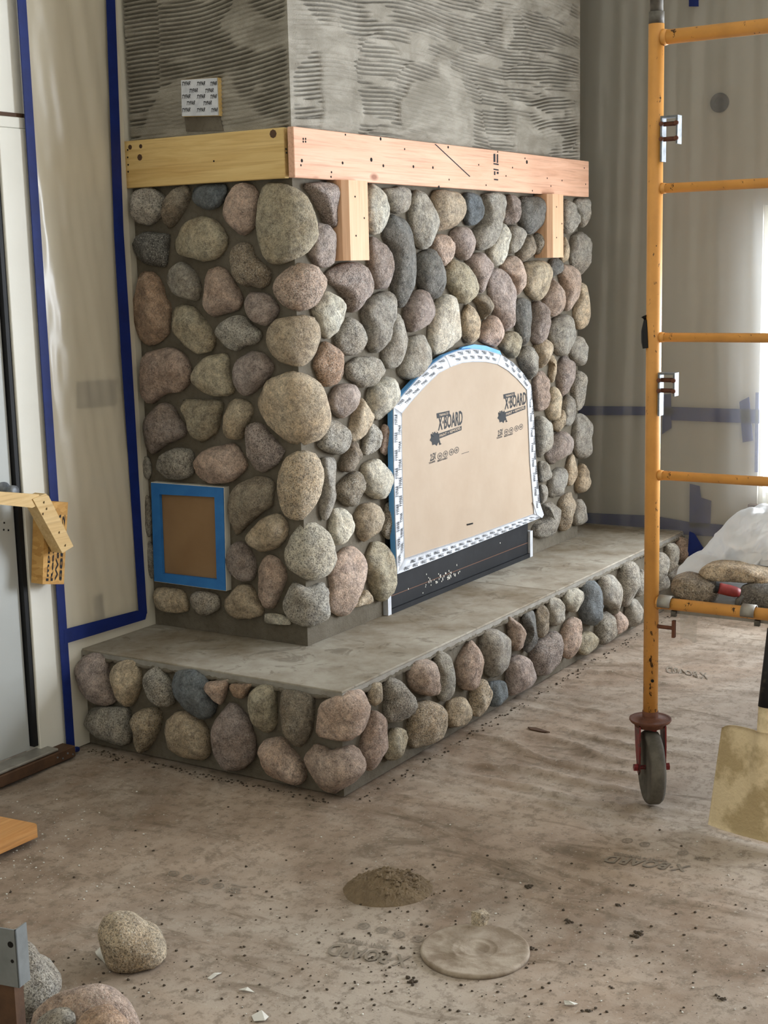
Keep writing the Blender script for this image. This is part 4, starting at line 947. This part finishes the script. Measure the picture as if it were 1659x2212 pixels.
# crumpled plastic bag
bx = [(1482, 1250), (1490, 1215), (1515, 1190), (1548, 1178), (1570, 1150), (1600, 1132), (1640, 1108), (1700, 1090), (1760, 1120), (1760, 1215), (1700, 1200), (1640, 1205), (1608, 1196), (1570, 1205), (1555, 1215), (1530, 1222), (1500, 1248)]
b0 = np.array((PX + .50, -1.62, .573)); d0 = b0 - CAM; d0[2] = 0; d0 /= np.linalg.norm(d0); rt0 = np.array((d0[1], -d0[0], 0))
def hitp(x, y): q = ray(x, y); return CAM + q * (np.dot(b0 - CAM, d0) / np.dot(q, d0))
NB = 120; P2 = smooth_outline([(np.dot(hitp(*q) - b0, rt0), hitp(*q)[2]) for q in bx], NB); c2 = P2.mean(0); V, F = [], []; AB = list(range(-84, 85, 6))
def rdg(v): return 1 - 2 * abs(mnoise.noise(v))
for a in AB:
    a = math.radians(a); r = math.cos(a) ** .7; h = .15 * math.sin(a)
    for q in P2:
        u, w = (q - c2) * r; qv = Vector((u, w * .8, h)); f = .055 * rdg(qv * 7 + Vector((3, 1, 2))) + .035 * rdg(qv * 15) + .018 * rdg(qv * 33)
        dn = Vector((u, w, h * 1.4)).normalized()
        p = b0 + rt0 * (c2[0] + u + dn.x * f * .45) + d0 * (h + dn.z * f * .8); p[2] = max(c2[1] + w + dn.y * f * .45 - .01, .574); V.append(p)
mB = len(AB)
F = [[i * NB + j, i * NB + (j + 1) % NB, (i + 1) * NB + (j + 1) % NB, (i + 1) * NB + j] for i in range(mB - 1) for j in range(NB)] + [list(range(NB))[::-1], list(range((mB - 1) * NB, mB * NB))]
tag(obj('plastic_bag', V, F, M['bag'], None, True), 'crumpled white plastic bag draped over the rocks on the scaffold plank', 'plastic bag')
# strip of torn film hanging below the plank
def rag(a, b): return (PX + .055 + .012 * math.sin(a * 60 + b * 20), PY_ - .06 - a, .543 - b * (1 - a * 2.2) + .006 * math.sin(a * 90))
v, f = grid_vf(np.linspace(0, .055, 12), np.linspace(0, .085, 10), rag)
tag(obj('plastic_rag', v, f, M['film'], None, True), 'torn strip of clear plastic hanging below the scaffold plank', 'plastic scrap')
# red handled tool
tl = thing('jointing_tool', 'small hand tool with a dusty red grip resting on the front rock', 'hand tool', tuple(on(1570, 1280, 0, PX + .02)))
A, B = on(1551, 1270, 0, PX + .005), on(1598, 1281, 0, PX + .03)
obj('grip', *tube_vf([A + (B - A) * q for q in (0, .08, .2, .5, .8, 1)], [.013, .0155, .015, .0155, .0145, .011], 14), M['brick_red'], tl, True)
obj('end_cap', *cyl_vf(A - (B - A) * .16, A - (B - A) * .005, .0160, n=14), M['black'], tl)
obj('cap_stud', *cyl_vf(A - (B - A) * .19, A - (B - A) * .161, .005, n=10), M['alu'], tl)
E_ = on(1592, 1312, 0, PX + .02)
obj('blade', *tube_vf([B, B + (B - A) * .10 + np.array((0, 0, -.006)), (B + E_) / 2, E_], [.005, .006, .008, .007], 8), M['pipe'], tl)

# ================================================================== SHOVEL
sh = thing('shovel', 'square mortar caked shovel standing blade down beside the caster', 'shovel', (-.1, -1.5, 0))
lean = Vector((.17, -.035, .98)).normalized(); acr = Vector((-.17, -.985, 0)).normalized(); nr = lean.cross(acr).normalized()
B0 = Vector((-.110, -1.480, .0)); HWb = .145
def shv(a, b):
    w = HWb * (1 - .10 * b); z = b * .285
    curl = .020 * (abs(a) ** 3) + .010 * (1 - b)
    rib = -.022 * math.exp(-(a / .17) ** 2) * max(0, min(1, (b - .25) / .5))
    corner = .018 * (abs(a) ** 6) * (b ** 6)
    p = B0 + acr * (a * w) + lean * (z - corner + .010) - nr * (curl + rib) * (1 if nr.x < 0 else -1)
    return tuple(p)
v, f = grid_vf(np.linspace(-1, 1, 29), np.linspace(0, 1, 24), shv); nb = len(v)
bk = [tuple(Vector(p) + Vector((.0025, 0, 0))) for p in v]
bd = [i * 24 for i in range(29)] + [28 * 24 + j for j in range(1, 24)] + [i * 24 + 23 for i in range(27, -1, -1)] + [j for j in range(22, 0, -1)]
obj('blade', v + bk, f + [[q + nb for q in p][::-1] for p in f] + [[bd[i], bd[(i + 1) % len(bd)], bd[(i + 1) % len(bd)] + nb, bd[i] + nb] for i in range(len(bd))], M['shovel'], sh, True)
S0 = B0 + lean * .20; S1 = B0 + lean * .36; S2 = B0 + lean * .565; S3 = B0 + lean * 1.35
obj('socket', *tube_vf([S0 + Vector((.002, 0, 0)), B0 + lean * .27, S1], [.006, .017, .0215], 16), M['shovel'], sh, True)
obj('ferrule', *tube_vf([S1, B0 + lean * .45, S2], [.0222, .0215, .0205], 18), M['socket'], sh, True)
obj('handle', *tube_vf([S2, B0 + lean * .9, S3], [.0190, .0185, .018], 18), M['handle'], sh, True)

# ================================================================== THINGS ON THE FLOOR
free_rock('rock', 'round speckled granite rock alone on the floor paper', [(256, 1978), (290, 1982), (318, 2000), (345, 2012), (359, 2040), (357, 2065), (335, 2088), (300, 2098), (262, 2100), (232, 2085), (216, 2050), (212, 2015), (228, 1988)], on(285, 2099, 2, 0) + np.array((.05, .03, 0)), .075, 't', .9, rough=.5)
free_rock('rock', 'blue grey granite rock behind the steel channel at the lower left', [(-60, 2060), (0, 2045), (40, 2038), (76, 2048), (92, 2072), (125, 2094), (134, 2118), (122, 2145), (95, 2170), (60, 2200), (0, 2235), (-80, 2240)], on(40, 2225, 2, 0) + np.array((.05, .03, 0)), .10, 'g', .95)
free_rock('rock', 'flat pink rock at the bottom edge of the picture', [(70, 2200), (120, 2160), (170, 2142), (225, 2136), (262, 2152), (290, 2182), (306, 2225), (300, 2290), (60, 2290)], on(190, 2290, 2, 0) + np.array((.05, .03, 0)), .08, 'p', .4)
free_rock('rock', 'split brown rock in front of the flat pink rock', [(155, 2240), (175, 2195), (205, 2176), (235, 2172), (262, 2192), (282, 2225), (285, 2310), (150, 2310)], on(220, 2310, 2, 0) + np.array((.0, .0, 0)), .05, 'r', .2)
free_rock('rock', 'small grey rock between the granite rock and the pink rock', [(78, 2215), (105, 2192), (140, 2182), (163, 2190), (160, 2230), (150, 2290), (70, 2290)], on(115, 2290, 2, 0) + np.array((0, .0, 0)), .05, 'g', .7)
ck = on(1040, 1999, 2, 0)
e1, e2 = np.array((CR[0], CR[1], 0)), np.array((CF[0], CF[1], 0))
bm = bmesh.new()
for q in ((-.024, -.006, .004), (-.022, .012, .030), (-.003, -.012, .036), (-.006, -.016, .001), (.010, -.010, .0), (.022, .004, .024), (.008, .024, .030), (.0, .028, .0), (-.018, .02, 0)): bm.verts.new(ck + e1 * q[0] + e2 * q[1] + np.array((0, 0, q[2])))
bmesh.ops.convex_hull(bm, input=bm.verts)
v, f = bm_vf(bm); tag(obj('stone_chip', v, f, M['stone'], None, False, srgb(*PAL['t'])[:3] + (.5,)), 'small broken stone chip with two flat faces near the round lid', 'stone chip')
# heap of dry mortar
pc = on(838, 1918, 2, 0); U = np.linspace(-1.25, 1.25, 80)
def heap(a, b):
    x, y = a * .112, b * .085; r = math.hypot(a * (1 + .15 * mnoise.noise(Vector((a, b, 3)))), b)
    h = .052 * max(0, 1 - r) ** .8 * (1 + .25 * mnoise.noise(Vector((a * 2.2, b * 2.2, 1)))) + (.010 * abs(mnoise.noise(Vector((a * 11, b * 9, 4)))) + .005 * abs(mnoise.noise(Vector((a * 26, b * 22, 4))))) * max(0, min(1, (1.05 - r) * 4))
    p = pc + e1 * x + e2 * (y * 1.25) + np.array((0, 0, h)); p[2] += float(floor_z(p[0:1], p[1:2])[0]) - .002 - .02 * max(0, r - .97); return tuple(p)
v, f = grid_vf(U, U, heap)
f = [q for q in f if np.mean([math.hypot(U[i // 80], U[i % 80]) for i in q]) < 1.04]
rh = random.Random(4); lumps = []
for i in range(70):
    a, b = rh.gauss(.35, .42), rh.gauss(-.05, .45)
    if math.hypot(a, b) < 1.25: lumps.append(blob(tuple(np.array(heap(a, b)) + np.array((0, 0, .001))), rh.choice((.003, .004, .006, .009)), rh))
v, f = join((v, f), *lumps)
tag(obj('mortar_heap', v, f, M['dirt'], None, False), 'small heap of dry brown mortar crumbled on the floor', 'mortar heap')
lc = on(1026, 2053, 2, 0); lid = thing('bucket_lid', 'dusty round bucket lid lying flat on the floor', 'lid', (lc[0], lc[1], .004))
obj('disc', *lathe_vf([(.122, -.006), (.1215, .0028), (.118, .0044), (.112, .0036), (.054, .0034), (.051, .0046), (.048, .0034), (.036, .0034), (.033, .0044), (.030, .0032), (.001, .0032)], (lc[0], lc[1], .001), (0, 0, 1), 56), M['lid'], lid, True)
# lumber and steel channel at the left edge
q0, q1 = on(82, 1816, 2, .0), on(-120, 1908, 2, 0); dv = (q1 - q0) / np.linalg.norm(q1 - q0); pv = np.array((-dv[1], dv[0], 0)); pv = pv if pv[1] > 0 else -pv
P = [q0, q0 + dv * .9, q0 + dv * .9 + pv * .14, q0 + pv * .14 + dv * .012, q0 + pv * .012 - dv * .004]
P = [p + np.array((0, 0, .010)) for p in P]
tag(obj('lumber_board', *prism_vf(P, (0, 0, .036)), M['lumber']), 'orange toned lumber board end poking in from the left edge', 'lumber')
dp = 2.62
def at(x, y, d): q = ray(x, y); return CAM + q * d
st = thing('steel_stand', 'grey steel channel leg with round holes at the lower left edge', 'stand', (at(10, 2300, dp)[0], at(10, 2300, dp)[1], 0))
c0 = at(33, 2010, dp); h1 = np.array((CR[0], CR[1], 0)) * .93 + np.array((CF[0], CF[1], 0)) * -.36; h1 /= np.linalg.norm(h1); h2 = np.array((h1[1], -h1[0], 0)); h2 = h2 if np.dot(h2, CF) > 0 else -h2
zt0 = c0[2]; zb0 = zt0 - .115; V = []
def pbox(o, a, b, z0, z1): return prism_vf([np.r_[(o)[:2], z0], np.r_[(o + a)[:2], z0], np.r_[(o + a + b)[:2], z0], np.r_[(o + b)[:2], z0]], (0, 0, z1 - z0))
obj('channel', *join(pbox(c0, -h1 * .10, h2 * .003, zb0, zt0), pbox(c0, -h1 * .003, h2 * .035, zb0, zt0), pbox(c0 - h1 * .097, -h1 * .003, h2 * .035, zb0, zt0)), M['grey_steel'], st)
obj('round_hole', *join(*[cyl_vf(c0 - h1 * a - h2 * .0006 - np.array((0, 0, b)), c0 - h1 * a + h2 * .001 - np.array((0, 0, b)), r, n=16) for a, b, r in ((.013, .030, .0062), (.0115, .063, .0036), (.055, .030, .0062))]), M['hole'], st)
obj('leg', *pbox(c0 - h1 * .015 + h2 * .004, -h1 * .07, h2 * .028, 0, zb0 + .03), M['sill_wood'], st)

# floor printing: the paper's own logo, faded, lying upside down to the viewer
def floor_print(O, U, Vv, P): return P
FP = []
def fl_text(s, p0, p1, p2):
    O, A, B = (on(*p, 2, 0) for p in (p0, p1, p2)); v, f = lay(s, O, A - O, B - O, (0, 0, 0)); FP.append(([(x, y, float(floor_z(np.array(x), np.array(y))) * 1 + .0025) for x, y, z in v], f))
def fl_ring(x, y, rx, ry):
    O = on(x, y, 2, 0); A = on(x + rx, y, 2, 0) - O; B = on(x, y - ry, 2, 0) - O
    for r0, r1 in ((.8, 1), (.25, .42)):
        v, f = disc_vf(O, A, B, (0, 0, 0), r0, r1, 18); FP.append(([(a, b, float(floor_z(np.array(a), np.array(b))) + .0025) for a, b, z in v], f))
fl_text('X\u00b7BOARD', (890, 2062), (718, 2034), (876, 2088)); fl_text('PAINT + REMODEL', (835, 2040), (730, 2021), (832, 2049))
for x, y in ((786, 1997), (825, 2006), (862, 2016), (903, 2024)): fl_ring(x, y, 13, 6.5)
for x, y in ((375, 1882), (407, 1891), (440, 1899), (472, 1908)): fl_ring(x, y, 12, 5.5)
fl_text('2.5X', (520, 1914), (492, 1910), (518, 1925)); fl_text('BREATHABLE', (535, 1908), (500, 1903), (533, 1912))
fl_text('X\u00b7BOARD', (1495, 1866), (1315, 1845), (1480, 1880)); fl_text('PAINT + REMODEL', (1440, 1853), (1325, 1838), (1438, 1859))
for x, y in ((1355, 1812), (1393, 1820), (1475, 1838)): fl_ring(x, y, 12, 5)
fl_text('2.5X', (1535, 1850), (1500, 1844), (1532, 1857)); fl_text('X\u00b7BOARD', (1530, 1466), (1440, 1452), (1527, 1452))
pz = obj('print', *join(*FP), M['ink_faded'], None); pz.parent = floor
# scattered debris
rnd = random.Random(11)
def fz(x, y): return float(floor_z(np.array(x), np.array(y)))
for x, y, r, lb in ((1381, 2010, 14, 'largest dark mortar clump on the open floor right of the lid'), (1148, 2046, 11, 'dark mortar clump touching the right rim of the lid'), (1335, 1948, 8, 'flattish mortar clump upper right of the lid'),
                 (1142, 1912, 12, 'spread mortar clump between heap and shovel'), (1228, 1984, 9, 'mortar clump right of the stone chip'), (888, 2118, 13, 'dark grainy mortar clump below left of the lid'), (832, 2056, 8, 'mortar clump over the faded floor lettering'),
                 (803, 2068, 7, 'mortar clump at the start of the faded floor lettering'), (866, 2044, 7, 'mortar clump just left of the lid'), (1274, 2180, 8, 'mortar clump low at the bottom right of centre'), (1560, 2155, 9, 'grey mortar clump at the lower right corner'), (1368, 1909, 7, 'reddish mortar crumb below the faded lettering')):
    c = on(x, y, 2, 0); V = []
    for i in range(14):
        a, d = rnd.uniform(0, 6.3), abs(rnd.gauss(0, .5)) * r / 1000 * 1.3; s = rnd.uniform(.25, .5) * r / 1000
        xx, yy = c[0] + d * math.cos(a), c[1] + d * math.sin(a); V.append(blob((xx, yy, fz(xx, yy) + .002), s, rnd))
    tag(obj('mortar_clump', *join(*V), M['crumb']), lb, 'mortar clump', 'mortar clumps on the floor')
V = []
for i in range(620):
    if rnd.random() < .62: px_, py_ = rnd.gauss(960, 300), rnd.gauss(2050, 110)
    elif rnd.random() < .5: px_, py_ = rnd.gauss(200, 160), rnd.gauss(2130, 60)
    else: px_, py_ = rnd.uniform(0, 1659), rnd.uniform(1780, 2212)
    if py_ < 1650: continue
    c = on(px_, py_, 2, 0); V.append(blob((c[0], c[1], fz(c[0], c[1]) + .001), rnd.choice((.0012, .0016, .0022, .003, .004)), rnd))
for i in range(420):
    t_ = rnd.random(); side = rnd.random() < .6
    x, y = (-HA + t_ * 2.6, -HB - .035 - abs(rnd.gauss(0, .02))) if side else (-HA - .03 - abs(rnd.gauss(0, .02)), -HB + t_ * .95)
    V.append(blob((x, y, fz(x, y) + .001), rnd.choice((.0015, .002, .003, .0045)), rnd))
tag(obj('mortar_crumbs', *join(*V), M['crumb']), 'fine dark mortar crumbs scattered all over the floor paper', 'crumbs', kind='stuff')
V = []
for i in range(330):
    px_, py_ = (rnd.gauss(90, 110), rnd.gauss(1830, 60)) if rnd.random() < .65 else (rnd.uniform(200, 1659), rnd.uniform(1750, 2200))
    if py_ < 1700: continue
    c = on(px_, py_, 2, 0); V.append(blob((c[0], c[1], fz(c[0], c[1]) + .001), rnd.choice((.001, .0014, .002, .003)), rnd))
tag(obj('plaster_flecks', *join(*V), M['fleck']), 'tiny white plaster flecks scattered over the floor paper', 'flecks', kind='stuff')

# paper scraps and a splinter
for px, lb in (([(447, 2106), (462, 2098), (478, 2094), (470, 2101), (455, 2108)], 'thin white paper sliver right of the round granite rock'),
               ([(515, 2133), (535, 2131), (550, 2139), (530, 2138)], 'thin pale sliver on the floor lower left of the lid'),
               ([(543, 2188), (565, 2180), (580, 2190), (572, 2202), (548, 2200)], 'crumpled white scrap at the bottom edge'),
               ([(1218, 2155), (1228, 2160), (1248, 2162), (1240, 2168), (1220, 2164)], 'torn white scrap low right of the lid'),
               ([(205, 2052), (216, 2046), (224, 2062), (240, 2082), (228, 2078), (208, 2062)], 'white scrap tucked under the round granite rock')):
    P = [on(x, y, 2, .004) for x, y in px]; z0 = max(fz(p[0], p[1]) for p in P) + .001
    V = [np.array((p[0], p[1], z0 + .004 * (i % 2))) for i, p in enumerate(P)]
    tag(obj('paper_scrap', *prism_vf(V, (0, 0, .0012)), M['fleck']), lb, 'paper scrap', 'paper scraps on the floor')
P = [on(x, y, 2, .006) for x, y in ((1140, 1566), (1158, 1567), (1188, 1577), (1170, 1576), (1146, 1571))]; z0 = max(fz(p[0], p[1]) for p in P) + .001
tag(obj('wood_splinter', *prism_vf([np.array((p[0], p[1], z0)) for p in P], (0, 0, .003)), M['sill_wood']), 'dark wood splinter on the floor in front of the hearth', 'splinter')
